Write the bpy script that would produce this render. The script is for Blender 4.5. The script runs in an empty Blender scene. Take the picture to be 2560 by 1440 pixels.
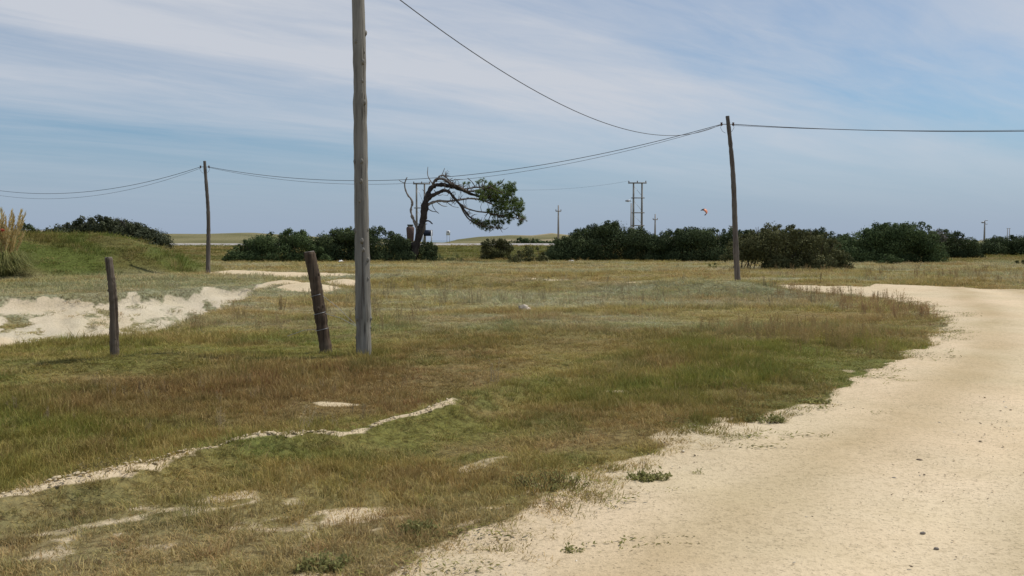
import bpy, math, random
import numpy as np
from mathutils import Vector

# ------------------------------------------------------------------ camera, sky, sun, exposure
scene = bpy.context.scene
COL = scene.collection
F_PX, CAM_H = 2217.0, 1.60
PITCH = math.atan2(120.0, F_PX)

cam_data = bpy.data.cameras.new('camera')
cam = bpy.data.objects.new('camera', cam_data)
COL.objects.link(cam)
cam.location = (0, 0, CAM_H)
cam.rotation_euler = (math.pi / 2 - PITCH, 0, 0)
cam_data.sensor_width = 36.0
cam_data.lens = 36.0 * F_PX / 2560.0
cam_data.clip_start = 0.05
cam_data.clip_end = 12000
scene.camera = cam

SUN_AZ, SUN_EL = 66.0, 56.0          # degrees, azimuth clockwise from the view direction (+Y)
world = bpy.data.worlds.new('World')
scene.world = world
world.use_nodes = True


def build_sky():
    nt = world.node_tree
    nt.nodes.clear()
    N, L = nt.nodes.new, nt.links.new

    def math_(op, a, b=None, c=None, clamp=False):
        n = N('ShaderNodeMath'); n.operation = op; n.use_clamp = clamp
        for i, v in enumerate((a, b, c)):
            if v is None:
                continue
            if isinstance(v, (int, float)):
                n.inputs[i].default_value = v
            else:
                L(v, n.inputs[i])
        return n.outputs[0]

    out = N('ShaderNodeOutputWorld')
    bg = N('ShaderNodeBackground')
    bg.inputs['Strength'].default_value = 0.118
    sky = N('ShaderNodeTexSky')
    sky.sky_type = 'NISHITA'
    sky.sun_disc = False
    sky.sun_elevation = math.radians(SUN_EL)
    sky.sun_rotation = math.radians(SUN_AZ)
    sky.air_density = 1.0
    sky.dust_density = 0.6
    sky.ozone_density = 2.0
    tc = N('ShaderNodeTexCoord')
    sep = N('ShaderNodeSeparateXYZ')
    L(tc.outputs['Generated'], sep.inputs[0])
    x, y, z = sep.outputs
    zz = math_('MAXIMUM', math_('ADD', z, 0.06), 0.03)
    px, py = math_('DIVIDE', x, zz), math_('DIVIDE', y, zz)
    a = math.radians(48)
    u = math_('ADD', math_('MULTIPLY', px, math.sin(a)), math_('MULTIPLY', py, math.cos(a)))
    v = math_('SUBTRACT', math_('MULTIPLY', px, math.cos(a)), math_('MULTIPLY', py, math.sin(a)))

    def noise(su, sv, w, detail, rough, dist=0.0):
        cb = N('ShaderNodeCombineXYZ')
        L(math_('MULTIPLY', u, su), cb.inputs[0]); L(math_('MULTIPLY', v, sv), cb.inputs[1])
        cb.inputs[2].default_value = w
        n = N('ShaderNodeTexNoise')
        n.inputs['Scale'].default_value = 1.0
        n.inputs['Detail'].default_value = detail
        n.inputs['Roughness'].default_value = rough
        n.inputs['Distortion'].default_value = dist
        L(cb.outputs[0], n.inputs['Vector'])
        return n.outputs[0]

    warp = math_('MULTIPLY', math_('SUBTRACT', noise(0.16, 0.35, 3.1, 3, 0.5), 0.5), 2.6)
    vw = math_('ADD', v, warp)
    ramp = N('ShaderNodeValToRGB')
    ramp.color_ramp.interpolation = 'B_SPLINE'
    pts = [(-8.0, .45), (-6.6, .30), (-5.8, .16), (-5.2, .55), (-4.4, .98), (-3.7, .55), (-3.1, 1.0),
           (-2.5, .95), (-2.0, .38), (-1.5, .32), (-0.9, .80), (-0.2, .55), (0.8, .6), (2.0, .55)]
    els = ramp.color_ramp.elements
    while len(els) < len(pts):
        els.new(0.5)
    for e, (p, c) in zip(els, pts):
        e.position = (p + 8.0) / 10.0
        e.color = (c, c, c, 1)
    L(math_('DIVIDE', math_('ADD', vw, 8.0), 10.0), ramp.inputs[0])
    streak = noise(0.30, 1.15, 7.7, 8, 0.60, 0.8)
    fine = noise(1.3, 4.0, 1.3, 6, 0.65, 0.6)
    c = math_('ADD', ramp.outputs[0], math_('MULTIPLY', math_('SUBTRACT', streak, 0.5), 1.15))
    c = math_('ADD', c, math_('MULTIPLY', math_('SUBTRACT', fine, 0.5), 0.6), clamp=True)
    # the cirrus thins into an even veil towards the horizon
    hz = N('ShaderNodeMapRange')
    L(z, hz.inputs[0])
    hz.inputs[1].default_value = 0.0; hz.inputs[2].default_value = 0.17
    hz.inputs[3].default_value = 0.0; hz.inputs[4].default_value = 1.0
    hz.interpolation_type = 'SMOOTHSTEP'
    cl = math_('MULTIPLY', math_('MULTIPLY', c, hz.outputs[0]), 0.92)
    veil = math_('MULTIPLY', math_('SUBTRACT', 1.0, hz.outputs[0]), 0.85)
    mixc = N('ShaderNodeMixRGB')
    mixc.inputs['Color2'].default_value = (5.1, 5.32, 5.8, 1)      # sunlit thin cirrus
    L(cl, mixc.inputs['Fac'])
    tint = N('ShaderNodeMixRGB'); tint.blend_type = 'MULTIPLY'
    tint.inputs['Fac'].default_value = 1.0
    tint.inputs['Color2'].default_value = (0.55, 0.70, 0.79, 1)
    L(sky.outputs[0], tint.inputs['Color1'])
    mv = N('ShaderNodeMixRGB')
    mv.inputs['Color2'].default_value = (2.85, 3.5, 4.7, 1)        # thin marine haze low in the sky
    L(veil, mv.inputs['Fac']); L(tint.outputs[0], mv.inputs['Color1'])
    L(mv.outputs[0], mixc.inputs['Color1'])
    L(mixc.outputs[0], bg.inputs['Color'])
    L(bg.outputs[0], out.inputs['Surface'])


build_sky()

sun_data = bpy.data.lights.new('sun', 'SUN')
sun_data.energy = 3.4
sun_data.angle = math.radians(0.6)
sun_data.color = (1.0, 0.955, 0.88)
sun = bpy.data.objects.new('sun', sun_data)
COL.objects.link(sun)
_a, _e = math.radians(SUN_AZ), math.radians(SUN_EL)
SUN_DIR = Vector((math.sin(_a) * math.cos(_e), math.cos(_a) * math.cos(_e), math.sin(_e)))
sun.rotation_euler = SUN_DIR.to_track_quat('Z', 'Y').to_euler()
sun.location = (30, 10, 40)

scene.view_settings.view_transform = 'Standard'
scene.view_settings.look = 'None'
scene.view_settings.exposure = 0.0
scene.view_settings.gamma = 1.0
scene.view_settings.use_curve_mapping = False
scene.cycles.max_bounces = 5
scene.cycles.diffuse_bounces = 3
scene.cycles.transparent_max_bounces = 6
scene.cycles.caustics_reflective = False
scene.cycles.caustics_refractive = False

# ------------------------------------------------------------------ helpers
rng = np.random.default_rng(11)
random.seed(5)
_fw = np.array([0, math.cos(PITCH), -math.sin(PITCH)])
_up = np.array([0, math.sin(PITCH), math.cos(PITCH)])


def ray(px, py):
    return _fw + np.array([1.0, 0, 0]) * ((px - 1280) / F_PX) + _up * ((720 - py) / F_PX)


def G(px, py, z=0.0):
    """survey point on level ground seen at this pixel"""
    d = ray(px, py)
    return np.array([0, 0, CAM_H]) + d * ((z - CAM_H) / d[2])


def A(px, py, Y):
    """survey point at distance Y"""
    d = ray(px, py)
    return np.array([0, 0, CAM_H]) + d * (Y / d[1])


_tab = np.random.default_rng(77).random((256, 256))


def vnoise(x, y, seed=0):
    x = np.asarray(x, float) + seed * 17.31
    y = np.asarray(y, float) + seed * 9.77
    xi, yi = np.floor(x).astype(int), np.floor(y).astype(int)
    fx, fy = x - xi, y - yi
    fx = fx * fx * (3 - 2 * fx); fy = fy * fy * (3 - 2 * fy)
    t = lambda i, j: _tab[i & 255, j & 255]
    return (t(xi, yi) * (1 - fx) + t(xi + 1, yi) * fx) * (1 - fy) + (t(xi, yi + 1) * (1 - fx) + t(xi + 1, yi + 1) * fx) * fy


def fbm(x, y, o=4, seed=0):
    s, a, n = 0.0, 1.0, 0.0
    c, sn = math.cos(0.6), math.sin(0.6)
    x, y = np.asarray(x, float), np.asarray(y, float)
    for k in range(o):
        s = s + a * vnoise(x, y, seed + k)
        n += a
        a *= 0.5
        x, y = 2.03 * (c * x - sn * y), 2.03 * (sn * x + c * y)
    return s / n


def sst(a, b, x):
    t = np.clip((x - a) / (b - a), 0, 1)
    return t * t * (3 - 2 * t)


def poly_sdf(x, y, P):
    """positive inside"""
    x, y = np.asarray(x, float), np.asarray(y, float)
    d = np.full(x.shape, 1e9)
    ins = np.zeros(x.shape, bool)
    n = len(P)
    for i in range(n):
        (x1, y1), (x2, y2) = P[i], P[(i + 1) % n]
        ex, ey = x2 - x1, y2 - y1
        t = np.clip(((x - x1) * ex + (y - y1) * ey) / (ex * ex + ey * ey + 1e-9), 0, 1)
        d = np.minimum(d, (x - x1 - t * ex) ** 2 + (y - y1 - t * ey) ** 2)
        cond = ((y1 > y) != (y2 > y))
        xi = x1 + (y - y1) / (ey if abs(ey) > 1e-9 else 1e-9) * ex
        ins ^= cond & (x < xi)
    d = np.sqrt(d)
    return np.where(ins, d, -d)


def line_sd(x, y, P):
    """signed distance to an open polyline (left of travel positive) and arc parameter"""
    x, y = np.asarray(x, float), np.asarray(y, float)
    best = np.full(x.shape, 1e9); sg = np.zeros(x.shape); par = np.zeros(x.shape)
    acc = 0.0
    for i in range(len(P) - 1):
        (x1, y1), (x2, y2) = P[i], P[i + 1]
        ex, ey = x2 - x1, y2 - y1
        ln = math.hypot(ex, ey)
        t = np.clip(((x - x1) * ex + (y - y1) * ey) / (ln * ln), 0, 1)
        d = np.hypot(x - x1 - t * ex, y - y1 - t * ey)
        c = (ex * (y - y1) - ey * (x - x1))
        m = d < best
        best = np.where(m, d, best); sg = np.where(m, np.sign(c), sg); par = np.where(m, acc + t * ln, par)
        acc += ln
    return best * sg, par


# ------------------------------------------------------------------ the lie of the land
ROAD = [(-4.9, -8), (-1.2, 1.5), (.06, 4.2), (.42, 4.95), (.80, 5.46), (1.34, 6.28), (2.22, 7.68), (3.16, 8.74),
        (4.7, 11.1), (6.4, 13.3), (9.0, 18.2), (10.1, 21.5), (10.3, 24.6), (9.4, 27.6), (13, 31), (24, 24.5),
        (19, 17), (14, 9.5), (9, 3), (4, -8)]
TRACK = [(42, 14.0), (24, 23.5), (16, 27.7), (10.6, 31), (9.1, 32), (4, 34.6), (-.7, 37.3), (-7.3, 40.6), (-16, 48.3), (-32, 62), (-60, 84)]
PIT = [(-19, 11.0), (-12.6, 11.5), (-7.7, 12.9), (-6.2, 15.4), (-6.7, 20.8), (-7.5, 26.0),
       (-8.3, 29.2), (-9.4, 28.6), (-11.7, 26.2), (-14.1, 24.0), (-20, 23.2)]
LIP = [tuple(G(p_, q_, .07)[:2]) for p_, q_ in ((-700, 1420), (-250, 1300), (0, 1246), (180, 1212), (350, 1176), (470, 1146), (580, 1116), (760, 1088), (870, 1080), (960, 1058), (1110, 1032), (1290, 968), (1380, 935))]
_dt = [(-900, 573), (0, 573), (110, 575), (400, 584), (520, 584), (620, 581), (760, 590), (850, 597), (1010, 600), (1060, 606), (1128, 607),
       (1150, 598), (1200, 592), (1270, 588), (1330, 588), (1378, 582), (1420, 587), (1500, 591), (1700, 593), (2430, 602),
       (2560, 603), (3200, 602)]
DUNE_X = np.array([A(p, q, 185.0)[0] for p, q in _dt])
DUNE_Z = np.array([A(p, q, 185.0)[2] for p, q in _dt])


def road_sdf(x, y):
    m = poly_sdf(x, y, ROAD)
    t, _ = line_sd(x, y, TRACK)
    # far edge of the track is the surveyed line, the track is 4 m wide on the near side
    far = np.where(np.asarray(y) < 36, 1.0, 1.0)
    tr = np.where(np.asarray(x) < -15.0, -1.0, 2.1 - np.abs(t - 2.1) * far)
    w = 0.30 * (fbm(np.asarray(x) * 1.3, np.asarray(y) * 1.3, 3, 40) - .5)
    return np.maximum(m, tr) + w


def H_base(x, y):
    x, y = np.asarray(x, float), np.asarray(y, float)
    near = 1 - sst(40, 90, y)
    h = near * (0.16 * (fbm(x * .16, y * .16, 4, 3) - .5) + 0.10 * (fbm(x * .9, y * .9, 3, 5) - .5)) * sst(1.5, 5, np.hypot(x, y))
    # small erosion step across the foreground, lower behind it
    s, par = line_sd(x, y, LIP)
    s = s + 0.16 * (fbm(x * 2.2, y * 2.2, 3, 9) - .5)
    along = sst(0, 1.2, par) * (1 - sst(6.4, 8.4, par))
    h = h + along * (-0.20 * sst(0.06, 0.34, s) * (1 - sst(1.2, 4.6, s)) + (.05 + .13 * fbm(par * 1.7, par * 0 + 3, 3, 92)) * np.exp(-((s + .02) / .17) ** 2))
    # hummock left of the fence posts
    c = G(265, 925)
    h = h + 0.20 * np.exp(-(((x - c[0]) / 1.15) ** 2 + ((y - c[1] - .35) / .62) ** 2))
    # dug-out pit with a bare sandy wall
    p = poly_sdf(x, y, PIT) + 0.55 * (fbm(x * .55, y * .55, 3, 14) - .5)
    wall = .35 * sst(0.0, .35, p) + .65 * sst(0.1, 2.6, p)
    h = h - 1.05 * wall + 0.10 * (fbm(x * 1.5, y * 1.5, 4, 15) - .5) * sst(.1, .9, p)
    h = h + 0.02 * np.exp(-(p / .55) ** 2) * sst(20, 23, y) + (.10 * (fbm(x * 3.4, y * 2.2, 4, 16) - .5) - .16 * np.abs(fbm(x * 2.4 + y * .9, y * .7, 3, 17) - .5)) * sst(.35, 1.1, p)
    # little sand heaps beyond the pit
    for (px, py, rx, ry, hh) in ((700, 718, 1.0, .8, .24), (765, 726, 1.0, .8, .24), (862, 714, .9, .7, .22), (600, 726, 1.1, .7, .20)):
        c = G(px, py)
        h = h + hh * np.exp(-(((x - c[0]) / rx) ** 2 + ((y - c[1]) / ry) ** 2))
    # the track lies a little sunken behind a grassy rise
    t, _ = line_sd(x, y, TRACK)
    mk = sst(-8.5, -5.5, x) * (1 - sst(7.0, 9.0, x))
    h = h + mk * (0.27 * np.exp(-((t - 5.4) / 1.0) ** 2) * (.65 + .8 * fbm(x * .35, y * .35, 2, 18)) - .10 * sst(-.5, .5, t) * (1 - sst(4, 4.8, t)))
    # green bank on the left
    s, _ = line_sd(x, y, [(-60, 27), (-20.2, 36.5), (-15.4, 42.5), (-15.2, 47), (-22, 56), (-60, 60)])
    bt = np.clip((s + 1.0 * (fbm(x * .3, y * .3, 3, 21) - .5)) / 6.0, 0, 1)
    bank = 1.78 * bt * (2 - bt)
    h = h + bank * (0.9 + .2 * fbm(x * .5, y * .5, 3, 22))
    # the land climbs to the coast road
    h = h + 0.95 * sst(66, 110, y)
    ridge = np.interp(x, DUNE_X, DUNE_Z) - .95
    h = h + ridge * np.exp(-((y - 185) / 26.0) ** 2) * (1 + .0 * x)
    h = h + (sst(120, 150, y) * (1 - sst(205, 240, y))) * 0.5 * (fbm(x * .06, y * .06, 3, 31) - .5)
    h = h - 7.0 * sst(200, 300, y)
    return h


ANCH = [(float(a[0]), float(a[1]), r_) for a, r_ in ((G(907, 887), 1.3), (G(815, 880), 1.0), (G(287, 893), 1.0), (G(1845, 716), 2.0), (G(520, 684), 2.0))]
ANCH_H = []


def H(x, y):
    """visible ground level (road or grass), level round the surveyed posts"""
    x, y = np.asarray(x, float), np.asarray(y, float)
    h = H_base(x, y)
    w = np.zeros(x.shape)
    for (ax, ay, r_) in ANCH:
        w = np.maximum(w, np.exp(-(((x - ax) ** 2 + (y - ay) ** 2) / (r_ * r_)) ** 2))
    return h * (1 - w) - .02 * w


def Hs(x, y):
    return float(H(np.array([x]), np.array([y]))[0])


# surveyed tints of the turf (albedo)
C_GREEN = np.array([.182, .190, .036])
C_DEEP = np.array([.122, .145, .030])
C_OLIVE = np.array([.268, .222, .066])
C_BROWN = np.array([.232, .163, .064])
C_GREY = np.array([.315, .308, .180])
C_STRAW = np.array([.42, .335, .165])
C_SAND = np.array([.60, .49, .325])


def ell(x, y, px, py, rx, ry):
    c = G(px, py)
    n = .8 * (fbm(x * .8, y * .8, 3, 50) - .5)
    return 1 - sst(.45, 1.15, np.hypot((x - c[0]) / rx, (y - c[1]) / ry) + n)


def mixc(a, b, w):
    return a * (1 - w[:, None]) + b * w[:, None]


def turf(x, y):
    n1 = fbm(x * .33, y * .33, 4, 61); n2 = fbm(x * .9, y * .9, 4, 62); n3 = fbm(x * .12, y * .12, 3, 63)
    n4 = fbm(x * 2.6, y * 2.6, 3, 64)
    c = np.repeat(C_GREEN[None, :], len(x), 0)
    c = mixc(c, C_OLIVE[None, :], sst(.42, .62, n1))
    c = mixc(c, C_BROWN[None, :], .6 * sst(.50, .66, n2))
    c = mixc(c, C_DEEP[None, :], .6 * sst(.56, .70, n4))
    # grey-green and straw midfield
    mid = sst(13.5, 20, y + 4 * (n3 - .5)) * (1 - sst(58, 72, y))
    cm = mixc(np.repeat(C_GREY[None, :], len(x), 0), C_OLIVE[None, :] * 1.05, .85 * sst(.40, .62, fbm(x * .2, y * .45, 4, 70)))
    cm = mixc(cm, C_BROWN[None, :] * 1.25, .5 * sst(.52, .68, fbm(x * .3, y * .7, 4, 71)))
    c = mixc(c, cm, mid)
    for (px, py, rx, ry, col, w) in (
            (700, 965, 2.6, 1.1, C_BROWN, .9), (1050, 930, 2.2, .9, C_BROWN, .8), (330, 1000, 1.5, .8, C_BROWN * 1.05, .7),
            (1500, 840, 4.5, 1.2, C_BROWN, .4), (1250, 870, 3.0, 1.0, C_BROWN, .35), (1350, 800, 2.6, .8, C_BROWN, .35),
            (1750, 900, 2.0, 1.0, C_BROWN * 1.05, .3), (1130, 1190, .8, .5, C_BROWN * 1.2, .5), (1400, 1110, .8, .5, C_BROWN * 1.2, .5),
            (230, 715, 7.0, 5.0, np.array([.235, .250, .140]), .8), (520, 705, 5.0, 3.0, np.array([.235, .245, .130]), .6), (1330, 735, 5.0, 2.2, np.array([.30, .31, .19]), .6), (1750, 735, 4.0, 2.2, np.array([.27, .29, .17]), .6),
            (280, 925, 1.3, .6, C_GREEN * .85, .6), (560, 880, 2.5, .8, C_GREEN, .7), (1000, 1085, 1.4, .7, C_GREEN, .7),
            (1500, 985, 1.6, 1.0, C_GREEN, .7), (2000, 900, 1.6, 1.5, C_GREEN, .6), (700, 1140, .8, .3, C_DEEP * 1.2, .7),
            (2160, 790, 2.2, 2.0, C_BROWN * 1.25, .6), (2200, 860, 1.0, 1.6, C_GREEN * 1.1, .8), (300, 1150, 1.2, .4, C_DEEP * 1.25, .7)):
        c = mixc(c, col[None, :], w * ell(x, y, px, py, rx, ry))
    # dry lower left
    dry = (1 - sst(4.6, 6.2, y)) * .55
    c = mixc(c, (C_STRAW * .8)[None, :], dry)
    # green bank
    s, _ = line_sd(x, y, [(-60, 27), (-20.2, 36.5), (-15.4, 42.5), (-15.2, 47), (-22, 56), (-60, 60)])
    cb = mixc(np.repeat((C_DEEP * np.array([.92, .98, .80]))[None, :], len(x), 0), (C_OLIVE * .66)[None, :], .65 * sst(.47, .62, fbm(x * .5, y * .5, 4, 80)))
    c = mixc(c, cb, sst(-.6, .8, s))
    # pasture below the coast road, then pale dune grass
    pc = mixc(np.repeat((C_GREEN * np.array([.66, .66, .62]))[None, :], len(x), 0), (C_OLIVE * .72)[None, :], sst(.42, .6, fbm(x * .08, y * .2, 3, 81)))
    c = mixc(c, pc, sst(60, 74, y))
    dn = mixc(np.repeat(np.array([[.27, .245, .115]]), len(x), 0), np.array([[.18, .175, .07]]), sst(.40, .58, fbm(x * .05, y * .12, 4, 82)))
    dn = mixc(dn, C_SAND[None, :] * .85, .9 * sst(.57, .66, fbm(x * .045, y * .10, 4, 83)))
    c = mixc(c, dn, sst(117, 123, y))
    lum = (c @ np.array([.35, .5, .15]))[:, None]
    return (c * .87 + lum * .13 * np.array([1.0, 1.0, .8])) * 1.07


def shoulder_w(y):
    return np.interp(y, [0, 4, 5.5, 7.6, 9.0, 12, 20, 30], [1.15, 1.15, 1.2, 1.05, .45, .28, .26, .25])


def sand_mask(x, y, rs=None):
    """bare sand: verge of the road, erosion step, pit, patches"""
    if rs is None:
        rs = road_sdf(x, y)
    n = fbm(x * 1.9, y * 1.9, 4, 90); nf = fbm(x * 5, y * 5, 3, 91)
    nn = (n - .5) * 1.5 + (nf - .5) * .5
    w = shoulder_w(y)
    ua, va = .62 * x + .78 * y, .78 * x - .62 * y
    m = sst(-.35, .35, (rs + w) / w - .50 + nn * .6 + 2.1 * (fbm(ua * .9, va * 3.0, 3, 96) - .5))
    m = np.where(rs > 0.1, 1.0, m) * (1 - sst(60, 70, y))
    # patchy bare ground in the near left
    near = (1 - sst(4.9, 6.2, y + .12 * x))
    lp, _ = line_sd(x, y, LIP)
    near = near * sst(.15, .55, np.abs(lp + .05))
    m = np.maximum(m, .54 * near * sst(.48, .62, fbm(x * 6.5, y * 9.5, 3, 97) * .6 + .4 * fbm(x * 1.7, y * 2.6, 3, 98)))
    # erosion step
    s, par = line_sd(x, y, LIP)
    al = sst(0, .5, par) * (1 - sst(4.6, 5.6, par))
    s2 = s + .07 * (nf - .5) + .16 * (fbm(x * 2.2, y * 2.2, 3, 9) - .5)
    wd = .012 + .17 * fbm(par * 1.7, par * 0 + 3, 3, 92) ** 2.2
    m = np.maximum(m, al * (1 - sst(.7, 1.2, np.abs(s2 + .03) / wd))  * (.75 + .25 * sst(.3, .5, fbm(par * 1.5, par * 0, 2, 93))))
    # pit
    p = poly_sdf(x, y, PIT) + 0.55 * (fbm(x * .55, y * .55, 3, 14) - .5)
    m = np.maximum(m, sst(-.10, .25, p + .45 * (n - .5)) * (1 - .55 * sst(.60, .72, fbm(x * 1.1, y * 1.1, 4, 94))) * (1 - .52 * sst(.48, .6, fbm(x * 3, y * 3, 3, 95))))
    for (px, py, rx, ry) in ((700, 720, .8, .9), (765, 728, 1.0, .9), (862, 716, .7, .8), (600, 727, 1.2, .8), (835, 980, .28, .10),
                             (1290, 965, .22, .14), (1535, 975, .18, .12), (580, 1243, .25, .10), (880, 1275, .22, .12), (740, 1255, .15, .07)):
        c = G(px, py)
        m = np.maximum(m, 1 - sst(.6, 1.2, np.hypot((x - c[0]) / rx, (y - c[1]) / ry) + 1.2 * (n - .5)))
    return m


def link(o, parent=None):
    COL.objects.link(o)
    if parent is not None:
        o.parent = parent
    return o


def tag(o, label=None, cat=None, group=None, kind=None):
    if label: o['label'] = label
    if cat: o['category'] = cat
    if group: o['group'] = group
    if kind: o['kind'] = kind
    return o


def mesh_np(name, V, Fc, mat, smooth=False):
    """V (n,3); Fc list of int arrays (m,3) or (m,4)"""
    me = bpy.data.meshes.new(name)
    V = np.asarray(V, np.float32)
    if isinstance(Fc, np.ndarray):
        Fc = [Fc]
    loops = np.concatenate([f.reshape(-1) for f in Fc]).astype(np.int32)
    tot = np.concatenate([np.full(len(f), f.shape[1], np.int32) for f in Fc])
    st = np.concatenate([[0], np.cumsum(tot)[:-1]]).astype(np.int32)
    me.vertices.add(len(V)); me.vertices.foreach_set('co', V.reshape(-1))
    me.loops.add(len(loops)); me.loops.foreach_set('vertex_index', loops)
    me.polygons.add(len(tot)); me.polygons.foreach_set('loop_start', st)
    try:
        me.polygons.foreach_set('loop_total', tot)
    except Exception:
        pass
    if smooth:
        me.polygons.foreach_set('use_smooth', np.ones(len(tot), bool))
    me.update(calc_edges=True)
    me.validate()
    if mat is not None:
        me.materials.append(mat)
    return me


def obj_np(name, V, Fc, mat, parent=None, smooth=False, loc=None):
    V = np.asarray(V, float)
    if loc is not None:
        V = V - np.asarray(loc)[None, :]
    o = bpy.data.objects.new(name, mesh_np(name, V, Fc, mat, smooth))
    link(o, parent)
    if loc is not None:
        o.location = tuple(loc)
    return o


def empty(name, loc):
    o = bpy.data.objects.new(name, None)
    o.empty_display_size = .2
    o.location = tuple(float(c) for c in loc)
    return link(o)


def attr_col(me, name, c, dom='POINT'):
    a = me.attributes.new(name, 'FLOAT_COLOR', dom)
    c4 = np.ones((len(c), 4), np.float32); c4[:, :3] = c
    a.data.foreach_set('color', c4.reshape(-1))


def attr_f(me, name, f, dom='POINT'):
    a = me.attributes.new(name, 'FLOAT', dom)
    a.data.foreach_set('value', np.asarray(f, np.float32))


class MB:
    """gathers shapes into one mesh"""

    def __init__(s):
        s.V, s.T, s.Q, s.n = [], [], [], 0

    def add(s, V, T=None, Q=None):
        V = np.asarray(V, float)
        s.V.append(V)
        if T is not None and len(T): s.T.append(np.asarray(T) + s.n)
        if Q is not None and len(Q): s.Q.append(np.asarray(Q) + s.n)
        s.n += len(V)
        return s

    def tube(s, P, R, k=8, cap=True, jit=0.0, r=None):
        P = np.asarray(P, float); R = np.broadcast_to(np.asarray(R, float), (len(P),))
        T = np.gradient(P, axis=0); T /= np.linalg.norm(T, axis=1)[:, None] + 1e-9
        ref = np.array([0, 1.0, 0]) if abs(T[0][1]) < .8 else np.array([1.0, 0, 0])
        V = []
        ang = np.arange(k) / k * 2 * math.pi
        for p, t, rr in zip(P, T, R):
            a = np.cross(t, ref); a /= np.linalg.norm(a) + 1e-9
            b = np.cross(t, a)
            q = rr * np.ones(k)
            if jit and r is not None:
                q = q * (1 + jit * r.normal(size=k))
            V.append(p + (np.cos(ang) * q)[:, None] * a + (np.sin(ang) * q)[:, None] * b)
        n = len(P)
        V = np.concatenate(V)
        i = np.arange(n - 1)[:, None] * k; j = np.arange(k)[None, :]; j2 = (j + 1) % k
        Q = np.stack([i + j, i + j2, i + k + j2, i + k + j], -1).reshape(-1, 4)
        T3 = []
        if cap:
            V = np.concatenate([V, P[:1], P[-1:]])
            c0, c1 = n * k, n * k + 1
            for q in range(k):
                T3 += [(c0, (q + 1) % k, q), (c1, (n - 1) * k + q, (n - 1) * k + (q + 1) % k)]
        return s.add(V, T3, Q)

    def box(s, c, d, rot=None):
        V = np.array([(x, y, z) for x in (-.5, .5) for y in (-.5, .5) for z in (-.5, .5)]) * np.asarray(d, float)
        if rot is not None:
            V = V @ np.asarray(rot).T
        Q = [(0, 1, 3, 2), (4, 6, 7, 5), (0, 4, 5, 1), (2, 3, 7, 6), (0, 2, 6, 4), (1, 5, 7, 3)]
        return s.add(V + np.asarray(c, float), None, Q)

    def build(s, name, mat, parent=None, smooth=False, off=None):
        Fc = []
        if s.T: Fc.append(np.concatenate(s.T))
        if s.Q: Fc.append(np.concatenate(s.Q))
        V = np.concatenate(s.V)
        if off is not None:
            V = V - np.asarray(off, float)[None, :]
        o = bpy.data.objects.new(name, mesh_np(name, V, Fc, mat, smooth))
        return link(o, parent)


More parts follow.
